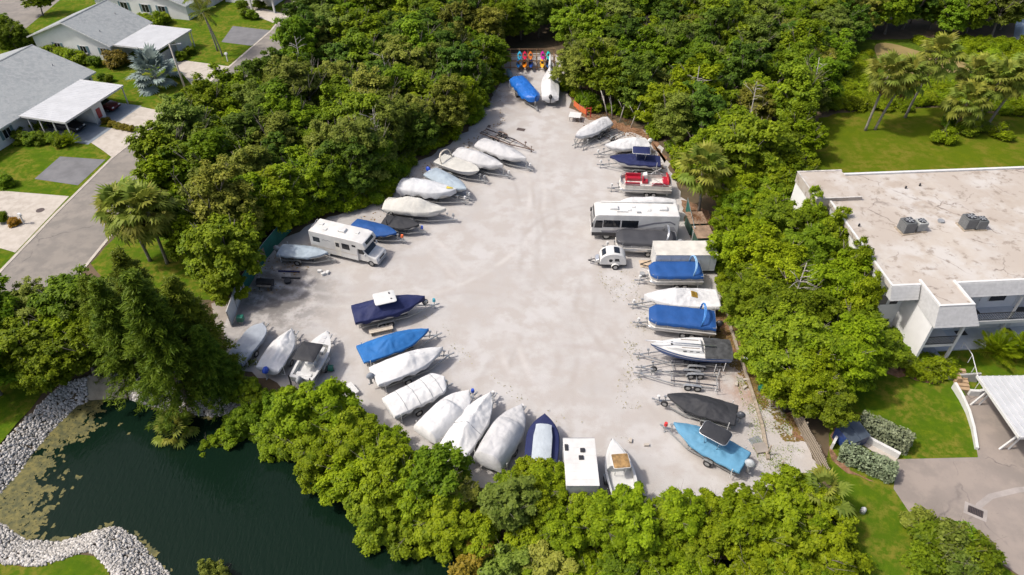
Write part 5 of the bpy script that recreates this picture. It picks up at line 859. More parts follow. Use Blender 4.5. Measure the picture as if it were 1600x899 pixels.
# ---------------------------------------------------------------- houses at the street
SHING=multi('grey_shingles',[(.275,.295,.298),(.235,.255,.26),(.30,.315,.315)],[.25,1.8],.85,.5,9,.04,speck=((.19,.205,.21),4,.5,.75,.6)); STUCCO=mat('white_stucco',(.70,.70,.69),.75,.05,.6,.15,20); SHUT=mat('blue_grey_shutter',(.11,.19,.22),.6); ROOFW=mat('white_metal_roof',(.44,.45,.46),.5,.07,.7); GRAVELR=mat('pale_roof',(.64,.63,.60),.8,.06)
HU=R(-15)                                        # houses stand square to the street
def house(name,label,org,x0,x1,y0,y1,ez,rzh,rx,open_near=False):
    e=thing(name,label,'house',(org[0],org[1],0),HU); i=.55
    mb=MB(); mb.b2(x0+i,x1-i,y0+i,y1-i,-.1,ez-.08); 
    for y in(y0+i,y1-i-.2): mb.add([(x0+i,y,ez-.08),(x1-i,y,ez-.08),(rx,y,rzh-.16),(x0+i,y+.2,ez-.08),(x1-i,y+.2,ez-.08),(rx,y+.2,rzh-.16)],[(0,1,2),(5,4,3),(0,3,4,1),(1,4,5,2),(2,5,3,0)])
    ob('wall',mb,STUCCO,e)
    r=ob('roof',MB().prof([(x1,ez),(rx,rzh),(x0,ez),(x0,ez-.14),(rx,rzh-.15),(x1,ez-.14)],y0,y1),SHING,e); k=0
    # overlapping shingle courses you can see as steps
    for s,(xe) in((1,x1),(-1,x0)):
        for q in range(0):
            f0=q/n; f1=(q+1)/n; a=(xe+(rx-xe)*f0,ez+(rzh-ez)*f0); b=(xe+(rx-xe)*f1,ez+(rzh-ez)*f1); ob('shingle_course',MB().prof([(a[0],a[1]+.045),(b[0],b[1]+.012),(b[0],b[1]+.002),(a[0],a[1]+.002)],y0+.003,y1-.003),SHING,r)
    ob('ridge_cap',MB().prof([(rx-.16,rzh+.0),(rx,rzh+.06),(rx+.16,rzh+.0),(rx,rzh+.0)],y0-.01,y1+.01),mat('ridge_grey',(.22,.24,.245),.85),r)  # ridge cap in an even grey, a little darker than the shingles
    mb=MB(); 
    for y in(y0-.03,y1): mb.prof([(x1,ez-.02),(rx,rzh-.02),(x0,ez-.02),(x0,ez-.2),(rx,rzh-.2),(x1,ez-.2)],y,y+.03)
    for x in(x0-.03,x1): mb.b2(x,x+.03,y0,y1,ez-.2,ez-.01)
    ob('fascia',mb,PAINT,r)
    for vx,vy in((x1-3.0,y0+2.2),(x1-4.5,y1-2.5)): zz=ez+(rzh-ez)*(x1-vx)/(x1-rx); ob('vent_pipe',MB().cyl((vx,vy,zz-.1),.06,.4,8),GREYP,r)
    return e
def window(e,c,wd,ht,face,shut=True):            # face 'y' looks along -y, 'x' along +x (local)
    def bx(dx,dz,w_,h_,d): 
        return MB().box((c[0]+dx,c[1]-d/2,c[2]+dz),(w_,d,h_)) if face=='y' else MB().box((c[0]+d/2,c[1]+dx,c[2]+dz),(d,w_,h_))
    w_=ob('window',bx(0,0,wd+.14,ht+.14,.06),PAINT,e); ob('pane',bx(0,0,wd,ht,.075),GLASS,w_); mb=bx(0,0,.05,ht,.09); mb.v+=[] ; ob('mullion',mb,PAINT,w_); ob('sill',bx(0,-ht/2-.12,wd+.25,.08,.16),PAINT,w_)
    if shut:
        for s in(-1,1): ob('shutter',bx(s*(wd/2+.3),0,.38,ht+.12,.05),SHUT,w_)
def carport(label,org,x0,x1,y0,y1,z,posts,group='carports'):
    e=thing('carport',label,'carport',(org[0],org[1],0),HU,group); n=int((y1-y0)/.45); ob('roof',MB().b2(x0,x1,y0,y1,z,z+.14),ROOFW,e)
    for i in range(1,n): yy=y0+(y1-y0)*i/n; ob('roof_rib',MB().b2(x0+.02,x1-.02,yy-.025,yy+.025,z+.142,z+.165),ROOFW,e)
    mb=MB()
    for a in((x0,x1,y0-.05,y0),(x0,x1,y1,y1+.05),(x1,x1+.05,y0-.05,y1+.05)): mb.b2(*a,z-.08,z+.18)
    ob('fascia',mb,PAINT,e)
    for px,py in posts: ob('post',MB().b2(px-.06,px+.06,py-.06,py+.06,0,z+.002),PAINT,e)
    return e
OA=(-60.3,97.5)
A=house('house','grey shingle roofed white house with double carport by the street',OA,-19,0,-30,0,2.7,5.7,-9.5)
for y in(-16.6,-20,-24): window(A,(-.55,y,1.5),1.1,1.1,'x')
window(A,(-.55,-1.4,1.5),.9,1.0,'x',False)
CA=carport('white flat carport with open posts and two cars beneath',OA,-.4,6.9,-14.2,-3,2.62,[(6.75,-14.05),(4.7,-14.05),(2.6,-14.05),(.8,-14.05),(6.75,-3.15),(6.75,-9.4)])
ob('store_room',MB().b2(3.2,6.6,-9.2,-7.4,0,2.6),STUCCO,CA); ob('wall_rack',MB().box((6.66,-8.4,1.2),(.08,.7,1.3)),mat('red_rack',(.35,.05,.05),.6),CA)
def loc_of(org,x,y): return (org[0]+x*math.cos(HU)-y*math.sin(HU),org[1]+x*math.sin(HU)+y*math.cos(HU),.05)
struct('carport_slab',MB().sheet([loc_of(OA,*p) for p in((-.2,-14.4),(9.3,-14.4),(9.3,-9.9),(7.2,-9.9),(7.2,-8.0),(9.0,-8.0),(9.0,-3.2),(-.2,-3.2))],.03),mat('painted_slab',(.16,.19,.22),.7,.12,.8))
car(loc_of(OA,3.9,-11.6)[:2]+(.03,),HU,mat('black_car_paint',(.015,.015,.018),.2),'black car parked under the carport beside the open posts'); car(loc_of(OA,4.4,-5.2)[:2]+(.03,),HU,mat('maroon_car_paint',(.10,.012,.018),.2),'dark red car parked under the carport beyond the store room')
OB=(-62.2,106.6)
B_=house('house','white gabled house with grey roof and shuttered windows facing the neighbour',OB,-15.5,0,0,10.5,2.7,5.7,-7.6)
for x in(-2.0,-5.8,-10.6): window(B_,(x,.55,1.45),1.0,1.0,'y')
CB=carport('white flat carport with lattice side on the upper house',OB,.2,8.1,.7,9.3,2.6,[(7.95,.85),(7.95,9.15),(7.95,5),(4,.85)]); ob('lattice_panel',MB().b2(7.8,7.88,1.2,4.8,0,1.9),mat('grey_lattice',(.35,.36,.37),.7),CB); ob('wall',MB().b2(6.2,7.7,5.2,8.9,0,2.55),STUCCO,CB)
OC=(-56.6,124.2); C_=house('house','farther white house with three pairs of blue shutters',OC,-20,0,0,12,2.7,5.7,-10)
for x in(-13.4,-9.0,-5.6): window(C_,(x,.55,1.35),1.3,1.3,'y')
OD=(-43.5,131); D_=house('house','farthest white house with square porch column by the street bend',OD,-11,0,0,9,2.7,5.3,-5.5); ob('porch_roof',MB().b2(-3.5,1.6,-2.6,.5,2.45,2.6),ROOFW,D_); [ob('porch_column',MB().b2(x-.14,x+.14,-2.4,-2.12,0,2.45),PAINT,D_) for x in(-3.3,1.3)]
# pole, mailboxes, manhole
p=G(292,146); t=thing('utility_pole','slim grey concrete utility pole with lamp arm on the lawn','pole',p); ob('shaft',MB().tube([(0,0,-.2),(-.3,.1,7.3)],[.15,.10],10),mat('pole_concrete',(.42,.38,.33),.85),t,True); mb=MB(); mb.bar((-.3,.1,7.1),(1.0,0,7.35),.07); mb.box((1.2,0,7.35),(.5,.22,.12)); ob('lamp_arm',mb,GREYP,t)
for px,py,lb in((356,96,'white mailbox on the lawn corner by the feather palms'),(38,350,'white mailbox beside the golden shrub')):
    t=thing('mailbox',lb,'mailbox',G(px,py),R(-30),'mailboxes'); ob('post',MB().b2(-.07,.07,-.07,.07,0,1.1),PAINT,t); ob('box',MB().prof([(-.28,1.1),(.28,1.1),(.28,1.3),(.15,1.4),(-.15,1.4),(-.28,1.3)],-.13,.13),PAINT,t)
p=G(63,329); tag(ob('manhole_cover',MB().cyl((p.x,p.y,.02),.45,.02,20),mat('iron',(.07,.05,.045),.7)),'round rusty manhole cover set in the concrete drive','manhole')
# ---------------------------------------------------------------- flat-roofed apartment building
BR=R(4); BO=G(1394,448,7.0); bd=thing('apartment_building','two storey white apartment building with stained flat roof and gallery','building',(BO.x,BO.y,0),BR)
ROOF=multi('stained_flat_roof',[(.42,.378,.33),(.35,.30,.25),(.45,.425,.395),(.38,.335,.29)],[.22,.5,.16],.9,.15,12,.01,cracks=((.17,.14,.12),.16,.012),speck=((.23,.19,.155),1.1,.54,.70,.8),patches=[(9,8,5,(.25,.20,.16),.8),(5,9,3.5,(.62,.62,.62),.8),(22,9,5,(.24,.19,.15),.8),(15,13,4,(.6,.6,.58),.7),(2,15.5,2.5,(.2,.19,.18),.9),(4,2.5,3,(.58,.58,.57),.7)])
MANS=mat('mansard_shingle',(.46,.46,.455),.8,.08,3,.2,14); LEN=44; DEP=17.6
ob('wall',MB().b2(.3,LEN,1.2,DEP-.3,0,6.6),STUCCO,bd); r=ob('roof',MB().b2(0,LEN,0,DEP,6.55,6.95),ROOF,bd)
mb=MB(); mb.b2(-.02,.16,0,DEP,6.952,7.06); mb.b2(-.02,2.5,-.02,.2,6.953,7.08); mb.b2(5.75,LEN,-.02,.2,6.953,7.08); mb.b2(.28,LEN,DEP-.28,DEP+.02,6.953,7.12); ob('parapet',mb,PAINT,r)
for i in range(5):                                # shingle courses of the sloping fascia
    z1=7.0-i*.23; o0=-.04-.10*i; o1=-.04-.10*(i+1)
    for a,b in((-.05,2.45),(5.8,LEN)): ob('mansard_course',MB().add([(a,o0-.02,z1),(b,o0-.02,z1),(b,o1-.035,z1-.23),(a,o1-.035,z1-.23),(a,.2,z1),(b,.2,z1),(b,.2,z1-.23),(a,.2,z1-.23)],[(0,1,2,3),(4,7,6,5),(0,4,5,1),(3,2,6,7),(0,3,7,4),(1,5,6,2)]),MANS,bd)
ob('stair_roof',MB().b2(-1.4,3.2,12.9,DEP+.3,6.2,7.3),ROOF,bd); ob('stair_block',MB().b2(-1.3,.28,13.1,DEP+.2,0,6.19),STUCCO,bd); mb=MB(); mb.b2(-1.45,3.25,12.85,13.0,7.302,7.36); mb.b2(-1.45,-1.3,13.0,DEP+.15,7.302,7.36); mb.b2(-1.45,3.25,DEP+.15,DEP+.35,7.302,7.36); ob('stair_parapet',mb,mat('stained_parapet',(.42,.40,.37),.85,.3,1.5),bd)
# entrance stair tower with mansard
px0,px1,py=2.6,5.65,-2.8
ob('portico_roof',MB().b2(px0+.15,px1-.15,py+.15,.5,6.98,7.04),ROOF,bd); mb=MB(); mb.b2(px0,px0+.2,py,.6,7.0,7.16); mb.b2(px1-.2,px1,py,.3,7.0,7.16); mb.b2(px0+.2,px1-.2,py,py+.2,7.001,7.16); ob('portico_parapet',mb,PAINT,bd)
for i in range(7):
    z1=7.0-i*.24; f0=.10*i; f1=.10*(i+1); z0=z1-.24; q=[(px0-f0*.2,py-f0,z1),(px1+f0,py-f0,z1),(px1+f1,py-f1-.015,z0),(px0-f1*.2,py-f1-.015,z0)]; k=[(x,py+.1,z) for x,y,z in q]; ob('mansard_course',MB().add(q+k,[(0,1,2,3),(7,6,5,4),(0,4,5,1),(1,5,6,2),(2,6,7,3),(3,7,4,0)]),MANS,bd)
mb=MB(); mb.add([(px0,py,7.0),(px0,.3,7.0),(px0,.3,5.3),(px0-.14,py-.7,5.3),(px0+.15,py,7.0),(px0+.15,.3,7.0),(px0+.15,.3,5.3),(px0+.1,py-.7,5.3)],[(0,1,2,3),(7,6,5,4),(0,4,5,1),(1,5,6,2),(2,6,7,3),(3,7,4,0)]); ob('portico_side',mb,MANS,bd)
mb=MB(); mb.add([(px1,py,7.0),(px1,.3,7.0),(px1+.7,.3,5.3),(px1+.7,py-.7,5.3),(px1-.15,py,7.0),(px1-.15,.3,7.0),(px1-.1,.3,5.3),(px1-.1,py-.7,5.3)],[(0,1,2,3),(7,6,5,4),(0,4,5,1),(1,5,6,2),(2,6,7,3),(3,7,4,0)]); ob('portico_side',mb,MANS,bd)
ob('portico_ceiling',MB().b2(px0+.1,px1+.55,py-.5,1.19,5.26,5.32),PAINT,bd); ob('stair_wall',MB().b2(px0,px0+.22,py-.3,1.19,0,5.25),STUCCO,bd); ob('back_wall',MB().b2(px0+.22,px1-.25,.9,1.1,0,5.25),STUCCO,bd)
ob('corner_post',MB().b2(px1-.22,px1,py-.28,py-.06,0,5.25),PAINT,bd); ob('landing',MB().b2(px0+.22,px1-.22,py-.25,-1.2,2.55,2.8),PAINT,bd); ob('porch_slab',MB().b2(px0+.22,px1+.3,py-.4,1.1,0,.18),mat('porch_grey',(.32,.35,.39),.7),bd)
mb=MB(); mb.bar((px0+.22,py-.22,3.75),(px1-.22,py-.22,3.75),.05); mb.bar((px0+.22,py-.22,2.9),(px1-.22,py-.22,2.9),.04); rail=ob('railing',mb,BLACK,bd)
for i in range(20): x=px0+.35+i*(px1-px0-.65)/19; ob('baluster',MB().b2(x-.015,x+.015,py-.235,py-.205,2.9,3.74),BLACK,rail)
for i in range(9): ob('stair_tread',MB().b2(px0+.3,px0+1.45,-1.2+i*.22,-1.2+i*.22+.28,2.8+i*.2-.05,2.8+i*.2),GREYP,bd)
ob('wall_lamp',MB().box((px1-1.0,.86,4.3),(.12,.1,.2)),BLACK,bd)
# gallery to the right
FLOOR=mat('gallery_floor',(.48,.52,.57),.7,.06)
ob('gallery_floor',MB().b2(px1+.02,LEN,-.55,1.19,2.6,2.82),FLOOR,bd); ob('gallery_edge',MB().b2(px1+.02,LEN,-.62,-.552,2.5,2.86),PAINT,bd); ob('ground_walk',MB().b2(px1+.32,LEN,-1.3,1.19,0,.14),FLOOR,bd)
mb=MB(); mb.bar((px1+.05,-.55,3.8),(LEN,-.55,3.8),.05); mb.bar((px1+.05,-.55,2.98),(LEN,-.55,2.98),.04); rail=ob('railing',mb,BLACK,bd)
bme=mesh_of(MB().b2(-.015,.015,-.565,-.535,2.98,3.79),'baluster',BLACK)
for i in range(70): link('baluster',bme,rail,(px1+.15+i*.16,0,0))
for i,x in enumerate((9.4,13.8,18.5)):
    for z in(.15,2.83): 
        d=ob('door',MB().b2(x-.5,x+.5,1.15,1.197,z,z+2.05),PAINT,bd); ob('handle',MB().box((x+.38,1.13,z+1.0),(.05,.06,.12)),GREYP,d); ob('doormat',MB().b2(x-.5,x+.5,.4,1.0,z-.005,z+.02),BLACK,bd)
    for z in(1.5,4.2): w_=ob('window',MB().b2(x+1.2,x+2.8,1.13,1.196,z-.6,z+.6),PAINT,bd); ob('pane',MB().b2(x+1.28,x+2.72,1.115,1.135,z-.53,z+.53),GLASS,w_)
for z in(1.5,4.4):
    for x in(.75,1.75): w_=ob('window',MB().b2(x-.42,x+.42,1.13,1.196,z-.6,z+.6),PAINT,bd); ob('pane',MB().b2(x-.35,x+.35,1.115,1.135,z-.53,z+.53),GLASS,w_)
for x in(12,18,24): ob('gallery_post',MB().b2(x-.08,x+.08,-.5,-.34,0,5.5),PAINT,bd)
# rooftop condensers
def condenser(px,py,s,m,lb):
    p=G(px,py,7.0); t=thing('air_conditioner',lb,'air conditioner',(p.x,p.y,6.95),BR+R(random.uniform(-8,8)),'rooftop condensers'); ob('pad',MB().b2(-s*.6,s*.6,-s*.6,s*.6,0,.08),WOOD,t); ob('cabinet',MB().b2(-s*.48,s*.48,-s*.48,s*.48,.08,.08+s*.95),m,t,bevel=.06)
    for i in range(9): z=.14+i*s*.095; ob('louvre',MB().b2(-s*.485,s*.485,-s*.485,s*.485,z,z+.02),GREYP,t)
    n=14; mb=MB(); mb.cyl((0,0,.08+s*.95),s*.38,.06,16); ob('fan_guard',mb,BLACK,t); mb=MB(); [mb.box((0,0,.155+s*.95),(s*.7,.1*s,.02),R(a)) for a in(0,60,120)]; ob('fan_blade',mb,GREYP,t)
DG=mat('condenser_grey',(.09,.095,.095),.6,.1); LG=mat('condenser_pale',(.30,.31,.30),.6,.1)
condenser(1414,360,1.15,DG,'larger dark condenser at the paler pair on the flat roof'); condenser(1435,358,.95,LG,'smaller pale grey condenser beside a dark one on roof'); condenser(1510,354,1.15,DG,'larger condenser of the darker pair on flat roof'); condenser(1528,355,.98,DG,'smaller dark condenser of the darker pair on flat roof')
for px,py,lb in((1415,294,'small dark vent pipe near the roof rear edge'),(1437,290,'second small vent near the roof rear edge'),(1342,353,'small dark vent pipe near the left roof edge'),(1470,346,'low grey vent cluster between the condensers')): p=G(px,py,7); o=ob('roof_vent',MB().cyl((0,0,-.05),.09 if px!=1470 else .3,.3 if px!=1470 else .22,10),BLACK if px!=1470 else GREYP); o.location=(p.x,p.y,6.96); tag(o,lb,'vent')
# steps, rails, retaining walls
t=thing('garden_steps','brown timber steps with white rails down to the parking court','steps',G(1498,594),R(-8))
for i in range(7): ob('step',MB().b2(-.55,.55,-1.2+i*.34,-1.2+i*.34+.32,0,.12+i*.1),mat('tan_tread',(.36,.25,.15),.8),t)
for s in(-1,1):
    ob('side_wall',MB().prof([(-1.4,0),(1.4,0),(1.4,1.1),(-1.4,.35)],-.09,.09),PAINT,t); o=t.children[-1]; o.rotation_euler=(0,0,R(90)); o.location=(s*.68,0,0)
mb=MB(); pts=[(.75,-1.3,1.25),(.75,1.3,1.95),(.5,2.7,2.0)]; [mb.tube([a,b],.035,6) for a,b in zip(pts,pts[1:])]; [mb.tube([(x,y,z-.95),(x,y,z)],.03,6) for x,y,z in((.75,-1.25,1.26),(.75,.2,1.65),(.75,1.25,1.94),(.5,2.65,2.0))]; ob('hand_rail',mb,PAINT,t)
def curved_wall(label,px,wd,ht,m=PAINT):
    c=[Vector((v.x,v.y)) for v in GP(px)]; mb=MB(); rows=[]
    for i,p in enumerate(c):
        d=(c[min(i+1,len(c)-1)]-c[max(i-1,0)]).normalized(); n=Vector((-d.y,d.x))*wd/2; z=ht if not isinstance(ht,(list,tuple)) else ht[i]; rows.append([(p.x+n.x,p.y+n.y,0),(p.x+n.x,p.y+n.y,z),(p.x-n.x,p.y-n.y,z),(p.x-n.x,p.y-n.y,0)])
    mb.rows(rows); mb.f+= [(0,1,2,3),tuple(len(mb.v)-4+j for j in(3,2,1,0))]; return tag(ob('low_wall',mb,m),label,'wall')
curved_wall('curved low white wall edging the lawn at the parking court',[(1488,606),(1500,625),(1511,647),(1519,672),(1525,703)],.22,[.7,.6,.5,.4,.3]); curved_wall('short low white wall beside the garden steps',[(1512,617),(1527,618),(1543,613)],.25,.6)
curved_wall('low white wall behind the blue dumpster',[(1298,702),(1318,662)],.2,.75); curved_wall('low white wall beside the dumpster pad',[(1342,684),(1403,716)],.25,.6)
# open parking shelter
a=G(1527,588,2.7); b=G(1583,684,2.7); t=thing('parking_shelter','white ribbed metal parking shelter on slanted legs','shelter',(a.x,a.y,0),R(1)); D=a.y-b.y; sh=(b.x-a.x)/D
ob('roof',MB().b2(0,16,-D,0,2.62,2.72),ROOFW,t)
for i in range(24): x=.25+i*.5; ob('roof_rib',MB().b2(x-.04,x+.04,-D+.02,-.02,2.722,2.79),ROOFW,t)
mb=MB(); mb.b2(-.06,0,-D-.05,.05,2.55,2.80); mb.b2(-.06,16,-D-.06,-D,2.55,2.80); ob('fascia',mb,PAINT,t)
for x in(1.1,7.5):
    for y in(-.8,-D+.9): ob('leg',MB().bar((x-.9,y,0),(x+.1,y,2.62),.13),PAINT,t); ob('leg',MB().bar((x-.2,y,.0),(x+.3,y,2.62),.10),PAINT,t)
# ---------------------------------------------------------------- hedges, dumpster, fences, small things
def box_hedge(label,a,b,wd,ht,m,seed):
    a=G(*a);b=G(*b);d=b-a;L=d.length;rg_=np.random.default_rng(seed); n=int(L*ht*420); P=[];Nn=[]
    for k in range(n):
        f=rg_.integers(0,5); u=rg_.uniform(-.5,.5);v=rg_.uniform(-.5,.5)
        p,nn=[((u*L,v*wd,ht),(0,0,1)),((u*L,wd/2,(v+.5)*ht),(0,1,0)),((u*L,-wd/2,(v+.5)*ht),(0,-1,0)),((L/2,u*wd,(v+.5)*ht),(1,0,0)),((-L/2,u*wd,(v+.5)*ht),(-1,0,0))][f if f<3 or rg_.random()<wd/L*3 else 0]
        bmp=.14*noise.noise(Vector((p[0]*1.4,p[1]*1.4+seed,p[2]*1.4))); P.append(np.array(p)+np.array(nn)*bmp+rg_.normal(0,.06,3)); Nn.append(np.array(nn)*.7+rg_.normal(0,.5,3)+np.array([0,0,.2]))
    P=np.array(P); P[:,2]=np.maximum(P[:,2],.05); V,Fq,T=leafquads(P,np.array(Nn),.16*rg_.uniform(.6,1.3,n),np.clip(rg_.normal(.5,.25,n),0,1),rg_); me=np_mesh('leaves',V,Fq,m); at=me.attributes.new('leaf_tone','FLOAT','POINT'); at.data.foreach_set('value',T.astype(np.float32))
    t=thing('clipped_hedge',label,'hedge',((a.x+b.x)/2,(a.y+b.y)/2,0),math.atan2(d.y,d.x),'hedges round the dumpster'); o=link('leaves',me,t); ob('branches',MB().b2(-L/2+.15,L/2-.15,-wd/2+.15,wd/2-.15,0,ht-.18),mat('hedge_twigs',(.035,.045,.02),.95,.3,5),t)
box_hedge('clipped silver hedge between dumpster and lawn',(1340,668),(1415,703),1.3,1.45,L_SILV,3); box_hedge('clipped silver hedge on the pad side away from the lawn',(1312,712),(1392,748),1.2,1.3,L_SILV,4)
p=G(1325,690); t=thing('dumpster','dark blue dumpster with black lids on the concrete pad','dumpster',(p.x,p.y,.03),R(-65)); DB=mat('dumpster_blue',(.02,.045,.16),.5,.2)
ob('bin',MB().prof([(-.8,.12),(.8,.12),(.85,1.15),(-.85,1.5)],-1.0,1.0),DB,t,bevel=.02)
for s in(-1,1): ob('lid',MB().add([(-.88,s*.5-.48,1.53),(.88,s*.5-.48,1.18),(.88,s*.5+.48,1.18),(-.88,s*.5+.48,1.53),(-.88,s*.5-.48,1.57),(.88,s*.5-.48,1.22),(.88,s*.5+.48,1.22),(-.88,s*.5+.48,1.57)],[(3,2,1,0),(4,5,6,7),(0,1,5,4),(1,2,6,5),(2,3,7,6),(3,0,4,7)]),mat('lid_grey',(.05,.065,.085),.5),t); [ob('caster',MB().cyl((x,s*.8,0),.08,.125,8),BLACK,t) for x in(-.6,.6)]
ob('label_panel',MB().b2(.835,.85,-.5,.1,.55,.85),PAINT,t)
# drain with grate bars
p=G(1524,800); t=thing('storm_drain','iron storm drain grate in a concrete collar on the court','drain',(p.x,p.y,.02),R(-32)); ob('collar',MB().b2(-.75,.75,-.55,.55,-.02,.02),MATS['trench_patch'],t); ob('pit',MB().b2(-.5,.5,-.32,.32,.018,.024),BLACK,t)
for i in range(9): x=-.44+i*.11; ob('grate_bar',MB().b2(x-.025,x+.025,-.31,.31,.026,.045),mat('iron',(.07,.05,.045),.7),t)
p=G(1347,801); tag(ob('utility_marker',MB().tube([(p.x,p.y,0),(p.x,p.y,.45),(p.x+.02,p.y,.6)],[.2,.19,.08],10),PAINT,None,True),'squat white utility marker standing on the grass','marker')
for i,(px,py) in enumerate([(1300,885),(1312,890),(1325,893),(1338,889)]): p=G(px,py); stones('loose_stone',np.array([p.x]),np.array([p.y]),np.array([.1]),.2,.3,M_STONE,'pale loose stone on the grass by the bank bushes',None)['group']='loose stones on the grass'
# picket fence at the corner of the yard
def fence(label,pts,ht,m,gap=.165,wd=.11,post=2.2,name='wooden_fence'):
    c=[Vector((v.x,v.y)) for v in GP(pts)]; o=c[0]; t=thing(name,label,'fence',(o.x,o.y,0)); me=mesh_of(MB().b2(-wd/2,wd/2,-.012,.012,.05,ht),'picket',m)
    for a,b in zip(c,c[1:]):
        d=b-a; L=d.length; an=math.atan2(d.y,d.x); n=int(L/gap)
        for i in range(n): q=a+d*(i+.5)/n-o; k=link('picket',me,t,(q.x,q.y,0),an+random.uniform(-.02,.02)); k.scale=(1,1,random.uniform(.95,1.04))
        for z in(.4,ht-.35): nn=Vector((-d.y,d.x)).normalized()*.045; ob('rail',MB().bar((*(a-o+nn),z),(*(b-o+nn),z),.05,.09),m,t)
        for i in range(int(L/post)+1): q=a+d*min(1,i*post/L)-o; ob('post',MB().box((q.x+nn.x*2,q.y+nn.y*2,ht/2+.03),(.1,.1,ht+.06),an),m,t)
    return t
fence('weathered grey picket fence leaning along the lawn edge',[(1236,648),(1252,680),(1271,716),(1288,752)],1.55,WOOD)
GN=mat('green_screen_cloth',(.006,.10,.075),.8,.15,1.5,.3,6)
def screen(label,pts,ht,patch=None):
    c=[Vector((v.x,v.y)) for v in GP(pts)]; o=c[0]; t=thing('screen_fence',label,'fence',(o.x,o.y,0))
    for a,b in zip(c,c[1:]):
        d=b-a; n=Vector((-d.y,d.x)).normalized()*.03; ob('screen_panel',MB().bar((*(a-o+n),ht/2+.05),(*(b-o+n),ht/2+.05),.025,ht-.1),GN,t); ob('post',MB().cyl((*(a-o),0),.035,ht+.1,8),GALV,t); ob('top_rail',MB().tube([(*(a-o),ht),(*(b-o),ht)],.025,6),GALV,t)
    q=c[-1]-o; ob('post',MB().b2(q.x-.06,q.x+.06,q.y-.06,q.y+.06,0,ht+.15),PAINT,t); return t,c
t,c=screen('green cloth screened chain fence between yard and verge',[(455,362),(434,384),(418,404),(400,430),(384,458)],2.0); a=c[2].lerp(c[3],.1)-c[0]; b=c[2].lerp(c[3],.75)-c[0]; ob('plywood_patch',MB().bar((a.x+.06,a.y-.03,1.2),(b.x+.06,b.y-.03,1.2),.03,1.0),BROWNW,t)
screen('short green screen standing behind the wood lidded bins',[(1071,330),(1076,352),(1081,376)],1.7)
# white gate panel
a=G(380,458);b=G(362,512); d=b-a; t=thing('gate','white sheeted sliding gate leaf with grey frame','gate',(a.x,a.y,.03),math.atan2(d.y,d.x)); L=d.length; ob('gate_sheet',MB().b2(0,L,-.02,.02,.08,2.0),PAINT,t); mb=MB(); mb.b2(0,L,.021,.07,.08,.16); mb.b2(0,L,.021,.07,1.92,2.0); [mb.b2(x,x+.06,.022,.07,.16,1.92) for x in(0,L/2,L-.06)]; ob('gate_frame',mb,GALV,t); [ob('roller',MB().tube([(x,-.05,.08),(x,.05,.08)],.08,10),BLACK,t) for x in(.4,L-.4)]; ob('brace',MB().bar((.3,.10,1.9),(1.6,.10,1.2),.05),BLACK,t)
a=G(378,505); t=thing('gate_motor','green boxed gate motor with grey post beside the gate','gate motor',(a.x,a.y,.03)); ob('housing',MB().b2(-.3,.3,-.25,.25,.3,.85),GREENP,t,bevel=.04); ob('stand',MB().b2(-.2,.2,-.2,.2,0,.3),GREYP,t)
# timber kerb at the right row
c=GP([(1128,455),(1140,510),(1158,565),(1178,625),(1190,665),(1200,720)])
for i,(p,q) in enumerate(zip(c,c[1:])): d=(q-p); tag(ob('timber_kerb',MB().bar((p.x,p.y,.13),(q.x-d.x*.01,q.y-d.y*.01,.13),.24,.2),WOOD),'long grey timber laid end to end along the right boat row','timber','timbers edging the boat row')
# kayak rack
RW=mat('rack_lumber',(.27,.17,.09),.85,.2,4); p0=G(784,110); p1=G(866,110); rack=thing('kayak_rack','open brown lumber rack holding kayaks at the far end','rack',(p0.x,p0.y,.03)); L=p1.x-p0.x; D=2.6
for i in range(7):
    x=L*i/6
    for y in(0,D): ob('post',MB().b2(x-.06,x+.06,y-.06,y+.06,0,2.3),RW,rack)
    for z in(.55,1.55): ob('support_arm',MB().b2(x-.04,x+.04,-.35,D+.35,z,z+.1),RW,rack)
for y in(.065,D+.065):
    for z in(.35,1.3,2.15): ob('beam',MB().b2(-.2,L+.2,y,y+.05,z,z+.11),RW,rack)
def kayak_mesh(m):
    mb=MB(); rows=[]; n=14
    for i in range(n+1):
        t=i/n; w_=.36*math.sin(math.pi*min(1,max(0,t)))**.62+.01; z=.09*abs(2*t-1)**3; y=-1.55+3.1*t; rows.append([(w_*math.cos(a),y,.17+z+(.17 if math.sin(a)<0 else .14)*math.sin(a)*(.25+.75*w_/.36)) for a in[6.2832*j/12 for j in range(12)]])
    mb.rows(rows,True); mb.f+= [tuple(range(12)),tuple(len(mb.v)-12+j for j in range(12))]; me=mesh_of(mb,'hull',m,True); fixn(me); return me
def kayak(px,z,m,label,dy=0,s=1.0):
    x=(px-800)/(862-784)*L*1.0; p=G(px,110); t=thing('kayak',label,'kayak',(p.x,p0.y+D/2-.25+dy,.03+z),0,'kayaks on the rack'); t.scale=(1,s,1); link('hull',kayak_mesh(m),t); n=14; mb=MB(); mb.rows([[(.2*k*math.cos(6.283*i/n),.1+.45*k*math.sin(6.283*i/n),.318) for i in range(n)] for k in(.02,1)],True); ob('cockpit',mb,BLACK,t)
km=lambda n,c:mat(n,c,.35,.1)
KB=km('kayak_blue',(.01,.10,.30)); 
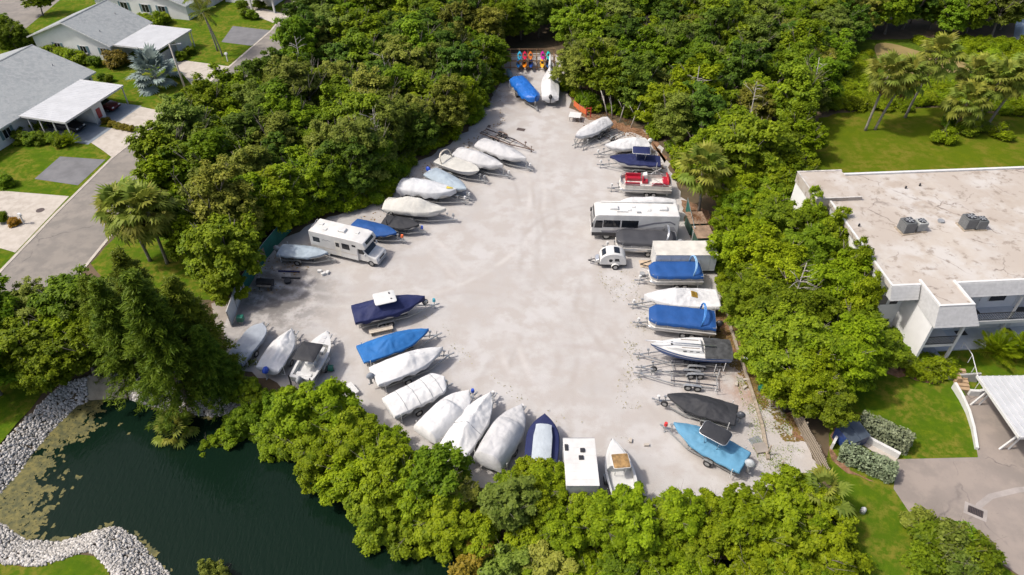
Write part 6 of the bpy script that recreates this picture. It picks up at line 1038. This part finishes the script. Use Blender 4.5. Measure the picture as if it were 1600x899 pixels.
for px,z,m,lb in [(812,1.65,km('kayak_pale_blue',(.03,.32,.50)),'pale blue kayak on the upper rack tier'),(820,1.65,km('kayak_red',(.48,.01,.05)),'red kayak on the upper rack tier'),(829,1.65,km('kayak_rust',(.55,.14,.02)),'rusty orange kayak on the upper rack tier'),(848,1.65,km('kayak_magenta',(.42,.005,.24)),'magenta kayak on the upper rack tier'),(857,1.65,km('kayak_teal',(.01,.38,.36)),'teal kayak on the upper rack tier'),(810,.65,KB,'blue kayak below the pale blue kayak'),(819.5,.65,km('kayak_orange',(.80,.24,.01)),'orange kayak below the red kayak'),(829.5,.65,km('kayak_navy',(.01,.05,.24)),'navy kayak below the rusty orange kayak'),(847,.65,km('kayak_yellow',(.85,.42,.03)),'yellow kayak below the magenta kayak'),(856,.65,km('kayak_deep_blue',(.01,.07,.22)),'deep blue kayak below the teal kayak')]: kayak(px,z,m,lb,-.6 if z<1 else 0,1.05)
p=G(796,124); t=thing('canoe','slate blue canoe propped beside the rack end','canoe',(p.x,p.y,.03)); link('hull',kayak_mesh(mat('slate_canoe',(.10,.17,.20),.5)),t,(0,0,.55),R(8)); t.children[0].scale=(1.3,.95,1.6); mb=MB(); [mb.bar((-.4,y,0),(.4,y,.6),.07) for y in(-.8,.8)]; [mb.bar((.4,y,0),(-.4,y,.6),.07) for y in(-.7,.9)]; ob('trestle',mb,WOOD,t)
# wood-lidded bins
for i,(px,py,lb) in enumerate([(1088,340,'leaf strewn flat wooden shed roof behind the green screen'),(1099,362,'plain brown flat wooden shed roof behind the green screen')]):
    p=G(px,py,1.6); t=thing('storage_bin',lb,'shed',(p.x,p.y,.03),R(4),'low wooden sheds'); ob('wall',MB().b2(-.8,.8,-1.05,1.05,0,1.5),mat('dark_green_wall',(.03,.07,.05),.7),t); [ob('roof_board',MB().b2(-.95+k*.38,-.95+k*.38+.37,-1.12,1.12,1.505,1.55),BROWNW,t) for k in range(5)]
    if i==0:
        rg_=np.random.default_rng(4); n=260; P=np.stack([rg_.normal(0,.35,n),rg_.normal(.1,.45,n),np.full(n,1.565)],-1); V,Fq,T=leafquads(P,np.tile([0,0,1.],(n,1))+rg_.normal(0,.15,(n,3)),.12*rg_.uniform(.6,1.3,n),rg_.random(n),rg_); link('fallen_leaves',np_mesh('fallen_leaves',V,Fq,L_DEAD),t,kind='stuff')
# odds and ends on the gravel
def crate(name,cat,label,px,py,dims,m,rz=0,grp=None,tilt=0):
    p=G(px,py); o=ob(name,MB().b2(-dims[0]/2,dims[0]/2,-dims[1]/2,dims[1]/2,0,dims[2]),m,bevel=.015); o.location=(p.x,p.y,.031); o.rotation_euler=(tilt,0,rz); tag(o,label,cat,grp); return o
p=G(417,450); t=thing('fire_grill','long black barrel grill by the green fence','grill',(p.x,p.y,.03),R(-5)); mb=MB(); mb.tube([(-.8,0,.75),(.8,0,.75)],.36,14); ob('barrel',mb,BLACK,t,True,angle=40); [ob('leg',MB().bar((x,y*1.1,0),(x,y*.5,.6),.06),BLACK,t) for x in(-.6,.6) for y in(-.35,.35)]; ob('shelf',MB().b2(-.7,.7,-.6,-.36,.62,.66),WOOD,t)
for px,py,l_,m,lb in [(452,425,2.2,C_NAVY,'dark padded beam lying on the gravel near the grey skiff'),(455,435,1.9,BLACK,'thin black bar lying on the gravel near the grey skiff')]:
    p=G(px,py); tag(ob('loose_beam',MB().bar((p.x-l_/2,p.y,.1),(p.x+l_/2,p.y-.1,.1),.14,.12),m),lb,'beam')
p=G(450,442); tag(ob('rubber_tub',MB().cyl((p.x,p.y,.03),.3,.3,12,.36),BLACK),'round black tub beside the loose bars','tub')
for i,(px,py) in enumerate([(500,426),(506,430),(512,428)]): crate('white_jug','jug','white plastic jug lying at the end of the dark beams',px,py,(.45,.3,.28),PAINT,R(i*40),'white jugs on the gravel')
p=G(518,580); t=thing('reel','green hose reel standing by the open white boat','reel',(p.x,p.y,.03)); mb=MB(); mb.tube([(-.2,0,.35),(.2,0,.35)],.3,12); ob('drum',mb,GREENP,t,True,angle=40); [ob('stand',MB().bar((x,0,0),(x,0,.6),.06),GREYP,t) for x in(-.26,.26)]
p=G(508,572); t=thing('dock_cart','small white dock cart beside the green hose reel','cart',(p.x,p.y,.03),R(70)); ob('tray',MB().prof([(-.5,.35),(.5,.35),(.6,.6),(-.55,.6)],-.25,.25),WHITE,t); [wheel(t,-.1,s*.32,.2,.07) for s in(-1,1)]; ob('handle',MB().bar((.5,0,.55),(.95,0,.8),.04),ALU,t)
p=G(552,612); t=thing('patio_bench','white slatted bench by the bank bushes','bench',(p.x,p.y,.03),R(-50)); [ob('slat',MB().b2(-.7,.7,-.25+k*.13,-.25+k*.13+.11,.42,.45),PAINT,t) for k in range(4)]; [ob('leg',MB().b2(x-.03,x+.03,y-.03,y+.03,0,.42),PAINT,t) for x in(-.6,.6) for y in(-.2,.2)]
p=G(596,520); t=thing('pallet_bench','low wooden bench with jugs between navy and blue boats','bench',(p.x,p.y,.03),R(18)); [ob('plank',MB().b2(-1.1,1.1,-.3+k*.2,-.3+k*.2+.18,.4,.46),mat('pale_plank',(.5,.44,.36),.8),t) for k in range(3)]; [ob('leg',MB().b2(x-.04,x+.04,-.28,.28,0,.4),WOOD,t) for x in(-.9,.9)]
for px,py,lb in((814,203,'rectangular dark drain plate in the upper yard gravel'),(764,198,'small dark square plate in the upper yard gravel')): 
    p=G(px,py); o=ob('drain_plate',MB().b2(-.55 if px==814 else -.2,.55 if px==814 else .2,-.35,.35,0,.02),mat('iron',(.07,.05,.045),.7)); o.location=(p.x,p.y,.031); o.rotation_euler=(0,0,R(-18)); tag(o,lb,'drain')
p=G(898,188); t=thing('folding_table','white folding table with clutter near the far boats','table',(p.x,p.y,.03),R(-12)); ob('table_top',MB().b2(-.8,.8,-.75,.75,.72,.78),PAINT,t); [ob('leg',MB().bar((x,y,0),(x*.9,y*.9,.72),.05),GALV,t) for x in(-.7,.7) for y in(-.6,.6)]
p=G(919,184); t=thing('red_rack','red and white metal trailer stand by the wrapped boat','stand',(p.x,p.y,.03)); [ob('upright',MB().b2(x-.05,x+.05,-.05,.05,0,1.5),RED,t) for x in(-.3,.3)]; ob('cross_bar',MB().b2(-.3,.3,-.04,.04,.9,1.0),ORANGE,t); ob('cross_bar',MB().b2(-.3,.3,-.04,.04,1.3,1.4),RED,t)
OF=mat('orange_net',(.55,.13,.04),.8); c=GP([(896,166),(905,174),(916,181)]); t=thing('orange_netting','low orange safety netting at the wood edge by white table','netting',(c[0].x,c[0].y,0)); [ob('net_panel',MB().bar(tuple(a-c[0]+Vector((0,0,.5))),tuple(b-c[0]+Vector((0,0,.5))),.02,.8),OF,t) for a,b in zip(c,c[1:])]; [ob('stake',MB().cyl((a.x-c[0].x,a.y-c[0].y,0),.03,1.1,6),WOOD,t) for a in c]
crate('trash_bin','bin','black lidded bin at the end of the picket fence',1228,640,(.8,.7,1.0),BLACK,R(15)); crate('black_box','box','black box with white side panel below the oaks',1211,612,(.9,.8,.75),BLACK,R(20)); p=G(1189,610); tag(ob('green_tub',MB().cyl((p.x,p.y,.03),.28,.35,12,.34),GREENP),'small green tub on the brown leaf litter','tub'); crate('paving_slab','slab','pale square slab leaning by the timber near pale blue boat',1188,702,(1.0,.9,.2),M_CONC2,R(10)); crate('metal_frame','frame','flat grey metal frame lying beside the pale blue boat',1180,690,(1.0,.7,.08),GALV,R(20))
for i,(px,py) in enumerate([(1010,697),(1163,607),(1150,602),(1068,440+30),(1135,560),(1165,595),(1172,530),(985,720-30)]): crate('concrete_block','block','loose concrete block lying on the gravel',px,py,(.4,.22,.2),M_CONC,R(i*37),'loose concrete blocks')
for px,py,lb in((1198,712,'grey bollard at the lower end of the timber kerb'),(1217,760-24,'leaning wooden stake near the picket fence end')): p=G(px,py); tag(ob('stake',MB().tube([(p.x,p.y,0),(p.x+.1,p.y+.05,1.2)],.07,8),WOOD),lb,'stake')
p=G(1178,562); t=thing('dinghy','small upturned pale dinghy at the foot of the oaks','dinghy',(p.x,p.y,.03),R(8)); mb=MB(); mb.rows([[( -1.0+2.0*i/8,.45*math.sin(math.pi*(.12+.88*i/8))**.6*math.cos(a)*1.0,.42*math.sin(a)*math.sin(math.pi*(.15+.8*i/8))**.5) for a in[math.pi*j/8 for j in range(9)]] for i in range(9)]); ob('hull',mb,mat('grey_dinghy',(.40,.43,.46),.5),t,True)
crate('plywood_sheet','sheet','tan plywood sheet lying before the enclosed trailer',1010,413,(1.4,1.2,.03),mat('tan_plywood',(.46,.36,.26),.8),0); p=G(1003,432); tag(ob('planter_tub',MB().cyl((p.x,p.y,.03),.22,.4,12,.28),GREYP),'grey tub on the gravel before the blue pontoon cover','tub')
L_DRY=leafmat('dry_weed',(.16,.15,.04),(.34,.30,.12),.2,objvar=0)
# ---- scattered weeds, fallen leaves
def scatter(name,px,n,size,m,label,seed,up=False,sig=None):
    rg_=np.random.default_rng(seed); P=[(v.x,v.y) for v in GP(px)]; xs=[p[0] for p in P]; ys=[p[1] for p in P]; X=rg_.uniform(min(xs),max(xs),n*4); Y=rg_.uniform(min(ys),max(ys),n*4); k=inpoly(X,Y,P)
    nz=np.array([noise.noise(Vector((x*.6,y*.6,seed))) for x,y in zip(X,Y)]); k&=(nz>rg_.uniform(-.35,.45,len(X))); X=X[k][:n];Y=Y[k][:n]; m_=len(X)
    Z=np.full(m_,.05)+rg_.uniform(0,.02 if not up else .14,m_); V,Fq,T=leafquads(np.stack([X,Y,Z],-1),np.tile([0,0,1.],(m_,1))+rg_.normal(0,.25 if not up else .8,(m_,3)),size*rg_.uniform(.5,1.4,m_),rg_.random(m_),rg_); V[:,2]=np.maximum(V[:,2],.036); me=np_mesh(name,V,Fq,m); at=me.attributes.new('leaf_tone','FLOAT','POINT'); at.data.foreach_set('value',T.astype(np.float32)); tag(link(name,me,kind='stuff'),label,'leaves' if not up else 'weeds')
scatter('fallen_leaves',[(1115,480),(1165,480),(1225,612),(1262,690),(1225,690),(1150,580),(1100,560)],5000,.13,L_DEAD,'brown fallen leaves strewn under the oaks beside the boat row',1)
scatter('fallen_leaves',[(760,110),(785,110),(780,190),(700,235),(640,270),(590,330),(440,390),(400,420),(380,460),(430,460),(520,390),(640,310),(720,240),(790,190)],3500,.14,L_DEAD,'brown fallen leaves along the street side wood edge',2)
scatter('fallen_leaves',[(890,150),(1010,200),(1050,290),(1020,300),(960,225),(900,190)],1800,.14,L_DEAD,'brown fallen leaves along the far wood edge',3)
scatter('weeds',[(1150,590),(1200,600),(1250,690),(1280,750),(1200,750),(1170,690)],3000,.05,L_BRIGHT,'sparse green weeds in the gravel corner by picket fence',4,True)
scatter('weeds',[(560,510),(690,500),(700,560),(770,600),(830,650),(870,665),(930,670),(1000,700),(1000,690),(850,640),(760,580),(710,530),(680,490)],900,.07,L_DRY,'thin dry weeds between the boats of the lower row',5,True)
scatter('weeds',[(920,425),(1000,425),(1010,500),(1000,640),(960,640),(980,500)],500,.07,L_DRY,'thin dry weeds in front of the right boat row',6,True)
